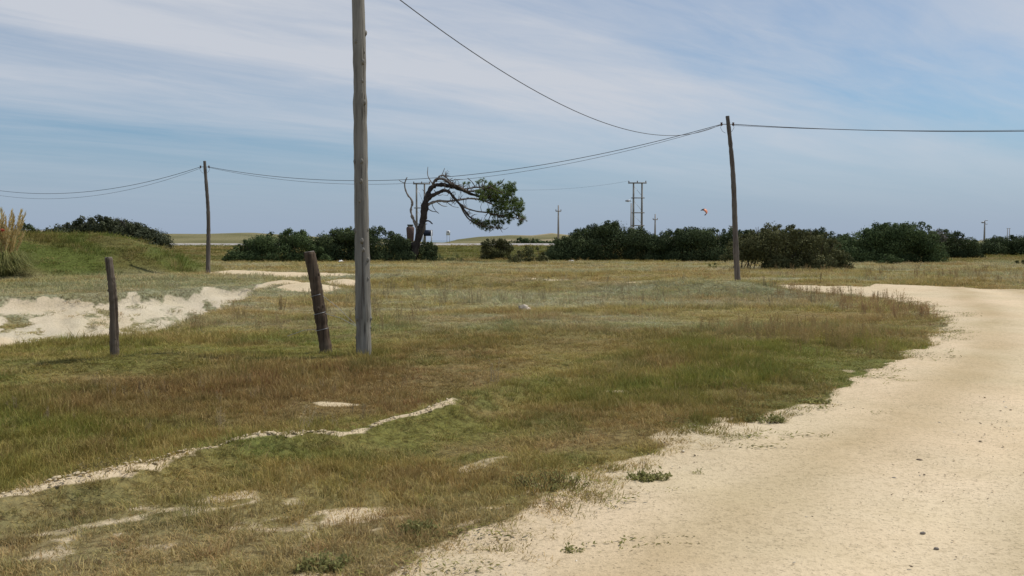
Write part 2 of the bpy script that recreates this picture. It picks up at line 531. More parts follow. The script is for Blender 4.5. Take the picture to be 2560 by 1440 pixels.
# ------------------------------------------------------------------ materials
class Mat:
    def __init__(s, name):
        s.m = bpy.data.materials.new(name)
        s.m.use_nodes = True
        s.nt = s.m.node_tree
        s.b = s.nt.nodes['Principled BSDF']
        s.b.inputs['Roughness'].default_value = .85
        s.b.inputs['Specular IOR Level'].default_value = .2

    def N(s, t): return s.nt.nodes.new(t)
    def L(s, a, b): s.nt.links.new(a, b)

    def coord(s, scale=(1, 1, 1), kind='Object'):
        tc = s.N('ShaderNodeTexCoord'); mp = s.N('ShaderNodeMapping')
        mp.inputs['Scale'].default_value = scale
        if kind == 'World':
            g = s.N('ShaderNodeNewGeometry'); s.L(g.outputs['Position'], mp.inputs[0])
        else:
            s.L(tc.outputs[kind], mp.inputs[0])
        return mp.outputs[0]

    def noise(s, vec, scale, detail=4, rough=.55, dist=0):
        n = s.N('ShaderNodeTexNoise')
        n.inputs['Scale'].default_value = scale; n.inputs['Detail'].default_value = detail
        n.inputs['Roughness'].default_value = rough; n.inputs['Distortion'].default_value = dist
        if vec is not None: s.L(vec, n.inputs['Vector'])
        return n.outputs[0]

    def ramp(s, fac, pts, interp='LINEAR'):
        r = s.N('ShaderNodeValToRGB'); r.color_ramp.interpolation = interp
        e = r.color_ramp.elements
        while len(e) < len(pts): e.new(.5)
        for q, (p, c) in zip(e, pts):
            q.position = p
            q.color = (*c, 1) if not isinstance(c, (int, float)) else (c, c, c, 1)
        s.L(fac, r.inputs[0])
        return r.outputs[0]

    def mix(s, a, b, fac, mode='MIX'):
        n = s.N('ShaderNodeMixRGB'); n.blend_type = mode
        for i, v in ((0, fac), (1, a), (2, b)):
            if isinstance(v, (int, float)): n.inputs[i].default_value = v
            elif isinstance(v, tuple): n.inputs[i].default_value = (*v, 1)
            else: s.L(v, n.inputs[i])
        return n.outputs[0]

    def math(s, op, a, b, clamp=False):
        n = s.N('ShaderNodeMath'); n.operation = op; n.use_clamp = clamp
        for i, v in enumerate((a, b)):
            if isinstance(v, (int, float)): n.inputs[i].default_value = v
            else: s.L(v, n.inputs[i])
        return n.outputs[0]

    def attr(s, name, typ='GEOMETRY'):
        a = s.N('ShaderNodeAttribute'); a.attribute_name = name; a.attribute_type = typ
        return a

    def color(s, c):
        if isinstance(c, tuple): s.b.inputs['Base Color'].default_value = (*c, 1)
        else: s.L(c, s.b.inputs['Base Color'])
        return s

    def bump(s, h, strength=.5, dist=.02):
        b = s.N('ShaderNodeBump'); b.inputs['Strength'].default_value = strength
        b.inputs['Distance'].default_value = dist
        s.L(h, b.inputs['Height']); s.L(b.outputs[0], s.b.inputs['Normal'])
        return s

    def set(s, **k):
        for a, v in k.items(): s.b.inputs[a.replace('_', ' ')].default_value = v
        return s

    def leafy(s, col, fac=.3, tcol=None):
        """add light shining through thin leaves"""
        out = [n for n in s.nt.nodes if n.type == 'OUTPUT_MATERIAL'][0]
        t = s.N('ShaderNodeBsdfTranslucent'); mx = s.N('ShaderNodeMixShader')
        s.L(col, t.inputs[0]); mx.inputs[0].default_value = fac
        s.L(s.b.outputs[0], mx.inputs[1]); s.L(t.outputs[0], mx.inputs[2])
        s.L(mx.outputs[0], out.inputs['Surface'])
        return s


def sand_nodes(m, w):
    """sand and fine gravel colour"""
    big = m.noise(w, .55, 4); fine = m.noise(w, 22, 5, .75); grit = m.noise(w, 48, 3, .65)
    c = m.mix((.60, .492, .320), (.665, .545, .372), m.ramp(big, [(.35, 0.0), (.65, 1.0)]))
    c = m.mix(c, m.mix(c, (1.025, .99, .985), 1.0, 'MULTIPLY'), m.ramp(m.noise(w, .33, 3), [(.42, 0.0), (.58, 1.0)]))
    c = m.mix(c, (.43, .345, .22), m.math('MULTIPLY', m.ramp(fine, [(.48, 0.0), (.68, 1.0)]), .75))
    c = m.mix(c, (.21, .165, .11), m.math('MULTIPLY', m.ramp(grit, [(.585, 0.0), (.66, 1.0)]), .62))
    mid = m.noise(w, 3.2, 5, .65)
    c = m.mix(c, m.mix(c, (.95, .945, .93), 1.0, 'MULTIPLY'), m.ramp(mid, [(.45, 0.0), (.62, 1.0)]))
    return c, fine, grit


def mat_ground():
    m = Mat('turf_and_sand')
    w = m.coord((1, 1, 1), 'World')
    g = m.attr('gcol').outputs['Color']
    sm = m.attr('sand').outputs['Fac']
    f = m.noise(w, 13, 6, .72)
    g = m.mix(g, m.mix(g, (.42, .38, .34), 1.0, 'MULTIPLY'), m.ramp(f, [(.38, 1.0), (.56, 0.0)]))
    g = m.mix(g, m.mix(g, (1.45, 1.35, 1.2), 1.0, 'MULTIPLY'), m.ramp(m.noise(w, 38, 4, .7), [(.52, 0.0), (.66, 1.0)]))
    sc, fine, grit = sand_nodes(m, w)
    br = m.noise(w, 5.5, 5, .7)
    sc = m.mix(sc, m.mix(sc, (.90, .97, 1.07), 1.0, 'MULTIPLY'), m.attr('pale').outputs['Fac'])
    e = m.math('ADD', sm, m.math('MULTIPLY', m.math('SUBTRACT', br, .5), .9))
    fac = m.ramp(e, [(.40, 0.0), (.60, 1.0)])
    m.color(m.mix(g, sc, fac))
    h = m.math('ADD', m.math('MULTIPLY', fine, .5), m.math('MULTIPLY', f, .8))
    m.bump(h, .7, .035)
    m.set(Roughness=.95, Specular_IOR_Level=.1)
    return m.m


def mat_road():
    m = Mat('sandy_gravel')
    w = m.coord((1, 1, 1), 'World')
    sc, fine, grit = sand_nodes(m, w)
    # wheel tracks polished paler along the carriageway
    t = m.attr('rut').outputs['Fac']
    c = m.mix(sc, m.mix(sc, (1.08, 1.07, 1.06), 1.0, 'MULTIPLY'), t)
    c = m.mix(c, m.mix(c, (.80, .775, .70), 1.0, 'MULTIPLY'), m.attr('loose').outputs['Fac'])
    m.color(c)
    m.bump(m.math('ADD', m.math('MULTIPLY', fine, .7), m.math('MULTIPLY', grit, .8)), .55, .02)
    m.set(Roughness=.95, Specular_IOR_Level=.1)
    return m.m


def mat_blade():
    m = Mat('grass_blade')
    c = m.attr('col', 'INSTANCER').outputs['Color']
    t = m.attr('tip').outputs['Fac']
    c2 = m.mix(c, m.mix(c, (1.35, 1.18, .95), 1.0, 'MULTIPLY'), t)
    m.color(c2); m.set(Roughness=.7, Specular_IOR_Level=.15)
    m.leafy(c2, .30)
    return m.m


def mat_leaf(name, dark, light, tr=.22, spec=.12):
    m = Mat(name)
    t = m.attr('tint').outputs['Fac']
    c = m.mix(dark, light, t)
    m.color(c); m.set(Roughness=.6, Specular_IOR_Level=spec)
    m.leafy(c, tr)
    return m.m


def mat_wood(name, base, dark, pale, streak=(18, 18, 1.1), rough=.85):
    m = Mat(name)
    o = m.coord(streak)
    n = m.noise(o, 1.0, 6, .65, .4); b = m.noise(m.coord((2.2, 2.2, .8)), 1.0, 4)
    crack = m.noise(m.coord((30, 30, .55)), 1.0, 3, .5)
    c = m.mix(dark, base, m.ramp(n, [(.32, 0.0), (.6, 1.0)]))
    c = m.mix(c, pale, m.math('MULTIPLY', m.ramp(b, [(.5, 0.0), (.72, 1.0)]), .65))
    c = m.mix(c, m.mix(c, (.3, .27, .25), 1.0, 'MULTIPLY'), m.ramp(crack, [(.60, 0.0), (.68, .8)]))
    m.color(c); m.bump(m.math('SUBTRACT', n, m.math('MULTIPLY', m.ramp(crack, [(.6, 0.0), (.68, 1.0)]), .8)), .6, .012)
    m.set(Roughness=rough, Specular_IOR_Level=.15)
    return m.m


def mat_plain(name, c, rough=.6, var=.15, scale=6, metal=0.0):
    m = Mat(name)
    n = m.noise(m.coord(), scale, 5, .6)
    lo = tuple(v * (1 - var) for v in c); hi = tuple(min(1, v * (1 + var)) for v in c)
    m.color(m.mix(lo, hi, n)); m.set(Roughness=rough, Metallic=metal, Specular_IOR_Level=.3)
    m.bump(n, .15, .01)
    return m.m


M = dict(
    ground=mat_ground(), road=mat_road(), blade=mat_blade(),
    pole=mat_wood('weathered_grey_wood', (.265, .25, .215), (.145, .132, .115), (.37, .35, .31)),
    pole_dark=mat_wood('dark_pole_wood', (.135, .12, .105), (.07, .06, .055), (.20, .185, .165)),  # same wood pattern in a darker tone, no coating on it
    post=mat_wood('old_brown_wood', (.115, .082, .056), (.042, .030, .022), (.25, .20, .145), (26, 26, 1.6)),
    post_grey=mat_wood('old_greybrown_wood', (.165, .132, .100), (.07, .054, .042), (.30, .25, .195), (26, 26, 1.6)),
    bark=mat_wood('pine_bark', (.062, .050, .043), (.024, .020, .018), (.125, .105, .09), (14, 14, 5)),
    dead=mat_wood('bleached_dead_wood', (.27, .235, .205), (.15, .125, .11), (.36, .32, .29), (12, 12, 2)),
    twig=mat_wood('twig_bark', (.15, .122, .10), (.07, .056, .048), (.23, .195, .165), (12, 12, 2)),
    needle=mat_leaf('pine_needles', (.070, .105, .034), (.22, .28, .09), .45),
    bush=mat_leaf('dark_bush_leaves', (.040, .058, .027), (.118, .146, .064), .15, .03),
    bush2=mat_leaf('olive_bush_leaves', (.062, .068, .029), (.160, .158, .070), .15, .03),
    bush3=mat_leaf('mid_green_bush_leaves', (.047, .072, .030), (.138, .182, .074), .16, .03),
    greybush=mat_leaf('grey_thicket_leaves', (.045, .055, .028), (.105, .115, .060), .15),
    pampas=mat_leaf('pampas_leaves', (.12, .14, .045), (.33, .31, .12), .35),
    plume=mat_leaf('pampas_plumes', (.48, .375, .16), (.74, .60, .31), .4),
    weed=mat_leaf('weed_leaves', (.17, .175, .06), (.36, .345, .14), .35, .03),
    dryweed=mat_leaf('dry_weed', (.19, .145, .06), (.36, .29, .13), .2),
    wire=mat_plain('black_cable', (.085, .09, .10), .6),
    steel=mat_plain('galvanised_steel', (.35, .36, .37), .45, .1, 8, .6),
    concrete=mat_plain('grey_concrete', (.33, .30, .27), .85),
    ceramic=mat_plain('brown_ceramic', (.10, .055, .04), .3),
    brick=mat_plain('brown_brickwork', (.135, .088, .075), .9, .3, 9),
    slate=mat_plain('dark_cap', (.07, .075, .07), .8),
    plinth=mat_plain('pale_plinth', (.42, .37, .30), .9),
    navy=mat_plain('navy_enamel', (.016, .024, .045), .5),
    white=mat_plain('white_paint', (.75, .76, .76), .5, .05),
    emblem=mat_plain('dark_emblem', (.12, .12, .16), .6),
    orange=mat_plain('orange_sailcloth', (.88, .30, .15), .5),
    black=mat_plain('black_sailcloth', (.03, .032, .04), .5),
    bag=mat_plain('white_plastic', (.80, .80, .80), .4, .06),
    bone=mat_plain('bleached_driftwood', (.50, .43, .34), .85, .25, 14),
    stone=mat_plain('grey_stone', (.22, .19, .16), .9, .3, 14),
    asphalt=mat_plain('pale_worn_asphalt', (.40, .375, .36), .9, .12, .6),
    roof=mat_plain('orange_tiles', (.50, .26, .09), .8),
    glass=mat_plain('dark_glass', (.03, .035, .04), .15, .05),
    red=mat_plain('red_petals', (.45, .06, .04), .6),
)


def mat_sea():
    m = Mat('sea_water')
    m.color((.10, .16, .22))
    n = m.noise(m.coord((.02, .05, 1), 'World'), 1.0, 6)
    m.bump(n, .3, .5)
    m.set(Roughness=.25, Specular_IOR_Level=.5)
    return m.m


# ------------------------------------------------------------------ ground, road, sea
def axis(fine0, fine1, step, lo, hi, growth):
    a = list(np.arange(fine0, fine1 + 1e-6, step))
    s = step; v = a[-1]
    while v < hi:
        s *= growth; v += s; a.append(v)
    s = step; v = a[0]; b = []
    while v > lo:
        s *= growth; v -= s; b.append(v)
    return np.array(b[::-1] + a)


def build_ground():
    xs = axis(-12.5, 12.5, .115, -1500, 1500, 1.045)
    ys = axis(3.2, 27, .10, -60, 420, 1.03)
    X, Y = np.meshgrid(xs, ys)
    x, y = X.ravel(), Y.ravel()
    rs = road_sdf(x, y)
    z = H(x, y) - 0.07 * sst(0.0, .35, rs)
    z = z + 0.03 * (fbm(x * 3.5, y * 3.5, 3, 99) - .5) * (1 - sst(20, 35, y))
    nx = len(xs)
    i = np.arange(len(ys) - 1)[:, None] * nx; j = np.arange(nx - 1)[None, :]
    Q = np.stack([i + j, i + j + 1, i + j + 1 + nx, i + j + nx], -1).reshape(-1, 4)
    o = obj_np('ground', np.stack([x, y, z], -1), Q, M['ground'], smooth=True)
    attr_col(o.data, 'gcol', turf(x, y) * .80)
    attr_f(o.data, 'sand', sand_mask(x, y, rs))
    attr_f(o.data, 'pale', sst(-.8, .6, poly_sdf(x, y, PIT)) * sst(.3, .6, fbm(x * .7, y * .7, 3, 19) + .12))
    tag(o, 'rough coastal grassland with bare sandy patches', kind='structure')


build_ground()


def build_road():
    st = .14
    xs = np.arange(-24, 26, st); ys = np.arange(-8, 56, st)
    X, Y = np.meshgrid(xs, ys)
    rs = road_sdf(X, Y)
    keep_v = rs > -.25
    c = keep_v[:-1, :-1] & keep_v[1:, :-1] & keep_v[:-1, 1:] & keep_v[1:, 1:]
    idx = -np.ones(X.shape, int)
    used = np.zeros(X.shape, bool)
    used[:-1, :-1] |= c; used[1:, :-1] |= c; used[:-1, 1:] |= c; used[1:, 1:] |= c
    idx[used] = np.arange(used.sum())
    x, y, r = X[used], Y[used], rs[used]
    z = H(x, y) + .012 - .05 * (1 - sst(-.2, .12, r)) + .02 * (fbm(x * 1.4, y * 1.4, 3, 101) - .5)
    lat, par = line_sd(x, y, [(-.25, 4.2), (1.19, 6.28), (3.12, 8.74), (6.4, 13.3), (9.0, 18.2), (12.5, 26), (15, 32)])
    lat = -lat + .25 * (fbm(x * .5, y * .5, 2, 103) - .5)
    rut = np.exp(-((lat - 1.7) / .34) ** 2) + np.exp(-((lat - 3.3) / .34) ** 2) + .8 * np.exp(-((lat - 5.2) / .4) ** 2)
    rut = np.clip(rut, 0, 1) * (fbm(x * .5, y * .5, 3, 104) * .8 + .4)
    loose = np.clip(np.exp(-((lat - 2.5) / .35) ** 2) + np.exp(-((lat - .75) / .4) ** 2) + np.exp(-((lat - 4.2) / .45) ** 2), 0, 1) * (.35 + fbm(x * .9, y * .9, 4, 105)) * 1.0
    z = z - .018 * rut + .012 * loose
    a, b, d, e = idx[:-1, :-1][c], idx[:-1, 1:][c], idx[1:, 1:][c], idx[1:, :-1][c]
    Q = np.stack([a, b, d, e], -1)
    o = obj_np('gravel_road', np.stack([x, y, z], -1), Q, M['road'], smooth=True)
    attr_f(o.data, 'rut', rut); attr_f(o.data, 'loose', np.clip(loose, 0, 1))
    tag(o, 'pale sandy gravel road curving along the right to meet a track', kind='structure')


build_road()


def build_far():
    xs = np.linspace(-260, 260, 120)
    V = []
    for x in xs:
        yc = 113.5 + 1.2 * math.sin(x * .012)
        for dy in (-6.4, -6.0, -2.6, 3.2):
            V.append((x, yc + dy, (Hs(x, yc + dy) + (-.2 if dy < -6.2 else .06)) if dy < -5 else max(Hs(x, yc - 3.2), Hs(x, yc + 3.2)) + (.22 if abs(dy) < 3 else -.25)))
    V = np.array(V)
    i = np.arange(len(xs) - 1)[:, None] * 4; j = np.arange(3)[None, :]
    Q = np.stack([i + j, i + 4 + j, i + 5 + j, i + 1 + j], -1).reshape(-1, 4)
    o = obj_np('coast_road', V, Q, M['asphalt'])
    tag(o, 'pale coast road running across below the dunes', kind='structure')
    s = 9000
    V = np.array([(-s, 240, -3.2), (s, 240, -3.2), (s, 9500, -3.2), (-s, 9500, -3.2)])
    o = obj_np('sea', V, np.array([[0, 1, 2, 3]]), mat_sea())
    tag(o, 'strip of sea behind the dunes', kind='structure')


build_far()

# ------------------------------------------------------------------ grass (scattered tufts)
def tuft_mesh(name, r, n, rad, h0, h1, wid, lean=.5, mat=None, flat=False):
    V, T, Q, tip = [], [], [], []
    for k in range(n):
        a = r.random() * 6.283; d = rad * math.sqrt(r.random())
        bx, by = d * math.cos(a), d * math.sin(a)
        h = h0 + (h1 - h0) * r.random() ** 1.4
        la = a + r.normal() * .9
        ln = lean * h * (.3 + r.random())
        wa = r.random() * 6.283
        wx, wy = math.cos(wa) * wid * .5, math.sin(wa) * wid * .5
        mx, my = bx + .35 * ln * math.cos(la), by + .35 * ln * math.sin(la)
        tx, ty = bx + ln * math.cos(la), by + ln * math.sin(la)
        b = len(V)
        V += [(bx - wx, by - wy, -.02), (bx + wx, by + wy, -.02), (mx + wx * .75, my + wy * .75, h * .6),
              (mx - wx * .75, my - wy * .75, h * .6), (tx, ty, h * (.95 if not flat else .8))]
        tip += [0, 0, .5, .5, 1]
        Q.append((b, b + 1, b + 2, b + 3)); T.append((b + 3, b + 2, b + 4))
    me = mesh_np(name, np.array(V), [np.array(Q), np.array(T)], mat or M['blade'])
    attr_f(me, 'tip', tip)
    return me


TEMPLATES = {}


def template(key, meshes):
    c = bpy.data.collections.new('template_' + key)
    for q, me in enumerate(meshes):
        o = bpy.data.objects.new('%s_%02d' % (key, q), me)
        c.objects.link(o)
    TEMPLATES[key] = c
    return c


def scatter(name, P, rot, scl, col, coll, nvar, label):
    me = bpy.data.meshes.new(name)
    me.vertices.add(len(P)); me.vertices.foreach_set('co', np.asarray(P, np.float32).reshape(-1))
    a = me.attributes.new('rot', 'FLOAT_VECTOR', 'POINT'); a.data.foreach_set('vector', np.asarray(rot, np.float32).reshape(-1))
    a = me.attributes.new('scl', 'FLOAT_VECTOR', 'POINT'); a.data.foreach_set('vector', np.asarray(scl, np.float32).reshape(-1))
    a = me.attributes.new('idx', 'INT', 'POINT'); a.data.foreach_set('value', rng.integers(0, nvar, len(P)).astype(np.int32))
    attr_col(me, 'col', col)
    o = link(bpy.data.objects.new(name, me))
    ng = bpy.data.node_groups.new(name + '_scatter', 'GeometryNodeTree')
    ng.interface.new_socket('Geometry', in_out='INPUT', socket_type='NodeSocketGeometry')
    ng.interface.new_socket('Geometry', in_out='OUTPUT', socket_type='NodeSocketGeometry')
    N, L = ng.nodes.new, ng.links.new
    gi, go = N('NodeGroupInput'), N('NodeGroupOutput')
    ip = N('GeometryNodeInstanceOnPoints'); ci = N('GeometryNodeCollectionInfo')
    ci.inputs['Collection'].default_value = coll
    ci.inputs['Separate Children'].default_value = True
    ci.inputs['Reset Children'].default_value = True

    def na(nm, typ):
        n = N('GeometryNodeInputNamedAttribute'); n.data_type = typ
        n.inputs['Name'].default_value = nm
        return [q for q in n.outputs if q.enabled and q.name == 'Attribute'][0]
    er = N('FunctionNodeEulerToRotation')
    L(na('rot', 'FLOAT_VECTOR'), er.inputs[0])
    L(gi.outputs[0], ip.inputs['Points']); L(ci.outputs[0], ip.inputs['Instance'])
    ip.inputs['Pick Instance'].default_value = True
    L(na('idx', 'INT'), ip.inputs['Instance Index'])
    L(er.outputs[0], ip.inputs['Rotation']); L(na('scl', 'FLOAT_VECTOR'), ip.inputs['Scale'])
    L(ip.outputs[0], go.inputs[0])
    md = o.modifiers.new('scatter', 'NODES'); md.node_group = ng
    tag(o, label, kind='stuff')
    return o


def sample_zone(y0, y1, dens):
    """points in a trapezium ahead, somewhat wider than the view"""
    n = int(dens * (.74 * (y1 * y1 - y0 * y0) + 2.4 * (y1 - y0)))
    y = np.sqrt(y0 * y0 + (y1 * y1 - y0 * y0) * rng.random(n))
    hw = .74 * y + 1.2
    x = (rng.random(n) * 2 - 1) * hw
    return x, y


def build_grass():
    r = np.random.default_rng(3)
    short = [tuft_mesh('tuft', r, 34, .075, .035, .115, .0045, .55) for _ in range(7)]
    tc = template('tuft', short)
    PX, RT, SC, CL = [], [], [], []
    zones = [(3.0, 6.5, 260, 1.0), (6.5, 9.5, 190, 1.15), (9.5, 14, 105, 1.5), (14, 20, 52, 2.0), (20, 30, 22, 2.9),
             (30, 46, 9.5, 4.2), (46, 70, 4.2, 6.0), (70, 110, 1.5, 9.0)]
    for (y0, y1, d, s) in zones:
        x, y = sample_zone(y0, y1, d)
        rs = road_sdf(x, y)
        sm = sand_mask(x, y, rs)
        # ragged cover: few tufts on sand, none in the carriageway
        p = np.clip(1.05 - 1.05 * sm, 0, 1)
        p = np.maximum(p, np.where(rs < -.25, .80 * (y < 7.5) + .16 * (y < 35) + .45 * (y > 14) * (y < 31) * sst(.50, .64, fbm(x * 1.3, y * 1.3, 3, 124)), 0))
        p = np.where(y > 20, p * (1 - sst(.72, .92, sm)), p)
        near = 1 - sst(4.6, 6.4, y)
        p = p * (1 - .42 * near * sst(.40, .55, fbm(x * 2.2, y * 2.2, 3, 120)))
        p = np.where(rs > .12, 0.0, p)
        p = np.maximum(p, np.where((rs > -1.3) & (rs < .05), (.35 + .55 * sst(.42, .58, fbm(x * 1.9, y * 1.9, 3, 123))) * (1 - .85 * sst(-.75, .05, rs)), 0))
        k = rng.random(len(x)) < p
        x, y, sm = x[k], y[k], sm[k]
        z = H(x, y)
        n = len(x)
        lush = fbm(x * .55, y * .55, 3, 121)
        c = turf(x, y)
        jit = rng.normal(1.0, .16, (n, 1)) * np.array([1, 1, 1.0]) + rng.normal(0, .05, (n, 3))
        c = np.clip(c * jit * 1.12, .01, .7)
        st = rng.random(n) < .13
        c[st] = c[st] * .45 + C_STRAW * .62
        hgt = (.32 + 1.0 * sst(.25, .75, lush)) * (1 - .5 * sm) * rng.uniform(.55, 1.35, n)
        hgt = hgt * .72 * (1 - .35 * (1 - sst(4.5, 6.5, y)))
        ls, lpar = line_sd(x, y, LIP)
        hgt = hgt * (1 - .45 * np.exp(-((ls + .22) / .25) ** 2) * (1 - sst(5.6, 6.8, lpar)))
        for (ax, ay, r_) in ANCH[:3]:
            hgt = hgt * (1 + .9 * np.exp(-((x - ax) ** 2 + (y - ay) ** 2) / .06))
        big = rng.random(n) < .05
        hgt = np.where(big, hgt * 1.7, hgt)
        bk, _ = line_sd(x, y, [(-60, 27), (-20.2, 36.5), (-15.4, 42.5), (-15.2, 47), (-22, 56), (-60, 60)])
        hgt = hgt * (1 + 1.3 * sst(-.5, .5, bk) * sst(.42, .6, fbm(x * .9, y * .9, 3, 122)))
        sz = s * (.20 if s > 8 else .30 if s > 5 else .42 if s > 4 else .50 if s > 2.5 else .62 if s > 1.8 else .8)
        SC.append(np.stack([s * rng.uniform(.8, 1.25, n), s * rng.uniform(.8, 1.25, n), sz * hgt], -1))
        RT.append(np.stack([rng.normal(0, .08, n), rng.normal(0, .08, n), rng.random(n) * 6.283], -1))
        PX.append(np.stack([x, y, z - .006], -1)); CL.append(c)
    scatter('grass', np.concatenate(PX), np.concatenate(RT), np.concatenate(SC), np.concatenate(CL), tc, len(short),
            'olive and brown turf grass covering the field')

    # seeding stalks: tall dry stems in loose drifts
    def stalk_mesh(name):
        V, T, Q, tip = [], [], [], []
        for k in range(9):
            a = r.random() * 6.283; d = .10 * math.sqrt(r.random()); h = r.uniform(.22, .42)
            bx, by = d * math.cos(a), d * math.sin(a)
            lx, ly = r.normal(0, .06), r.normal(0, .06)
            w = .004
            b = len(V)
            V += [(bx - w, by, -.03), (bx + w, by, -.03), (bx + lx + w * .5, by + ly, h), (bx + lx - w * .5, by + ly, h)]
            Q.append((b, b + 1, b + 2, b + 3)); tip += [0, 0, .6, .6]
            for q in range(9):
                t = r.uniform(.45, 1.03); sz = r.uniform(.008, .017)
                c = np.array([bx + lx * t, by + ly * t, h * t]); dr = r.normal(size=3); dr /= np.linalg.norm(dr)
                e = np.cross(dr, r.normal(size=3)); e /= np.linalg.norm(e) + 1e-6
                b = len(V)
                V += [tuple(c), tuple(c + dr * sz * 1.5 + e * sz * .5), tuple(c + dr * sz * 2.4), tuple(c + dr * sz * 1.4 - e * sz * .5)]
                Q.append((b, b + 1, b + 2, b + 3)); tip += [.3, .6, 1, .6]
        me = mesh_np(name, np.array(V), np.array(Q), M['blade'])
        attr_f(me, 'tip', tip)
        return me
    sc = template('stalk', [stalk_mesh('stalk') for _ in range(5)])
    PX, CL, SZ = [], [], []

    def drift(px, py, rx, ry, n, hs, c):
        g = G(px, py)
        a = rng.random(n) * 6.283; d = np.sqrt(rng.random(n))
        x = g[0] + rx * d * np.cos(a); y = g[1] + ry * d * np.sin(a)
        k = (road_sdf(x, y) < -.15) & (sand_mask(x, y) < .6)
        x, y = x[k], y[k]
        PX.append(np.stack([x, y, H(x, y)], -1))
        CL.append(np.clip(np.array(c)[None, :] * rng.normal(1, .2, (len(x), 1)), .01, .7)); SZ.append(hs * rng.uniform(.6, 1.2, len(x)))
    drift(2150, 745, 2.2, 2.4, 130, .75, (.30, .22, .12))
    drift(2230, 775, 1.0, 2.4, 80, .7, (.30, .21, .12))
    drift(1980, 835, 1.5, 1.5, 120, .6, (.33, .26, .13))
    drift(2080, 870, .9, 1.2, 40, .55, (.28, .23, .10))
    drift(700, 800, 3.0, 3.0, 60, .8, (.28, .23, .13))
    drift(1450, 740, 8, 5, 200, .8, (.30, .27, .17))
    drift(2300, 690, 9, 8, 150, .9, (.26, .20, .11))
    drift(600, 980, 2.6, 1.4, 30, .35, (.30, .25, .16))
    drift(1230, 940, .1, .1, 1, .8, (.36, .31, .2))
    drift(775, 1035, .12, .12, 1, .6, (.36, .31, .2))
    drift(1860, 1000, .12, .12, 1, .6, (.34, .28, .17))
    P = np.concatenate(PX); n = len(P); s = np.concatenate(SZ)
    scatter('dry_stalks', P, np.stack([rng.normal(0, .1, n), rng.normal(0, .1, n), rng.random(n) * 6.28], -1),
            np.stack([s, s, s], -1), np.concatenate(CL), sc, 5, 'brown seeding stalks standing in the grass')

    # creeping grass runners and small weeds on the verge
    def runner_mesh(name):
        V, Q, tip = [], [], []
        for k in range(26):
            a = r.random() * 6.283; d = r.random() * .11
            c = np.array([d * math.cos(a) * 1.5, d * math.sin(a) * .6, .004 + r.random() * .022])
            l = r.uniform(.006, .017); b_ = r.random() * 6.283
            e = np.array([math.cos(b_), math.sin(b_), r.normal(0, .35)]) * l; f = np.array([-math.sin(b_), math.cos(b_), r.normal(0, .3)]) * l * .3
            b = len(V)
            V += [tuple(c - e), tuple(c + f), tuple(c + e), tuple(c - f)]
            Q.append((b, b + 1, b + 2, b + 3)); tip += [0, .4, .6, .4]
        me = mesh_np(name, np.array(V), np.array(Q), M['blade'])
        attr_f(me, 'tip', tip)
        return me
    rc = template('runner', [runner_mesh('runner') for _ in range(5)])
    x, y = sample_zone(3.2, 24, 60)
    rs = road_sdf(x, y)
    p = np.exp(-((rs + .25) / .55) ** 2) * sst(.44, .60, fbm(x * 1.6, y * 1.6, 3, 131)) * .95
    p = np.where(rs > .55, 0, p)
    k = rng.random(len(x)) < p
    x, y = x[k], y[k]; n = len(x)
    s = rng.uniform(.5, 1.3, n) * (1 + .02 * y)
    c = np.array([.17, .175, .055])[None, :] * rng.normal(1, .25, (n, 1)) + np.where(rng.random(n) < .3, .06, 0)[:, None] * np.array([1, .8, .3])
    scatter('creeping_runners', np.stack([x, y, H(x, y) + .008], -1), np.stack([0 * x, 0 * x, rng.normal(.2, .6, n)], -1),
            np.stack([s * 1.3, s, s], -1), np.clip(c, .02, .5), rc, 5, 'creeping green runners spreading onto the gravel edge')

    # loose stones on the gravel
    def pebble(name):
        k = 7
        V = [(0, 0, .6)] + [(math.cos(a) * r.uniform(.8, 1.2), math.sin(a) * r.uniform(.8, 1.2), r.uniform(-.1, .25)) for a in np.arange(k) / k * 6.283] + [(0, 0, -.5)]
        T = [(0, 1 + i, 1 + (i + 1) % k) for i in range(k)] + [(k + 1, 1 + (i + 1) % k, 1 + i) for i in range(k)]
        me = mesh_np(name, np.array(V), np.array(T), M['pebble'])
        return me
    m = Mat('loose_pebbles')
    m.color(m.attr('col', 'INSTANCER').outputs['Color']); m.set(Roughness=.95, Specular_IOR_Level=.05); M['pebble'] = m.m
    pc = template('pebble', [pebble('pebble') for _ in range(5)])
    seg = np.array(LIP); k_ = rng.integers(1, len(seg) - 3, 900); f_ = rng.random(900)[:, None]
    q_ = seg[k_] * (1 - f_) + seg[k_ + 1] * f_ + rng.normal(0, .07, (900, 2))
    k_ = sand_mask(q_[:, 0], q_[:, 1]) > .45; q_ = q_[k_]; n = len(q_)
    cs = .0055 * np.exp(rng.normal(0, .5, n))
    scatter('sand_clods', np.stack([q_[:, 0], q_[:, 1], H(q_[:, 0], q_[:, 1]) + .006], -1), np.stack([rng.normal(0, .4, n), rng.normal(0, .4, n), rng.random(n) * 6.28], -1),
            np.stack([cs * 1.5, cs * 1.2, cs], -1), np.array([.56, .455, .295])[None, :] * rng.uniform(.8, 1.1, (n, 1)), pc, 5, 'crumbling sand clods along the small erosion step')
    x, y = sample_zone(3.0, 9, 130)
    x2, y2 = sample_zone(9, 20, 16)
    x, y = np.concatenate([x, x2]), np.concatenate([y, y2])
    rs = road_sdf(x, y); sm = sand_mask(x, y, rs)
    k = rng.random(len(x)) < np.where(rs > 0, .35 + .9 * sst(.45, .65, fbm(x * .9, y * .9, 4, 105)), np.where(sm > .6, .9, .0))
    x, y = x[k], y[k]; n = len(x)
    s = .0024 * np.exp(rng.normal(0, .5, n)) * (1 + .05 * y)
    tone = rng.random((n, 1))
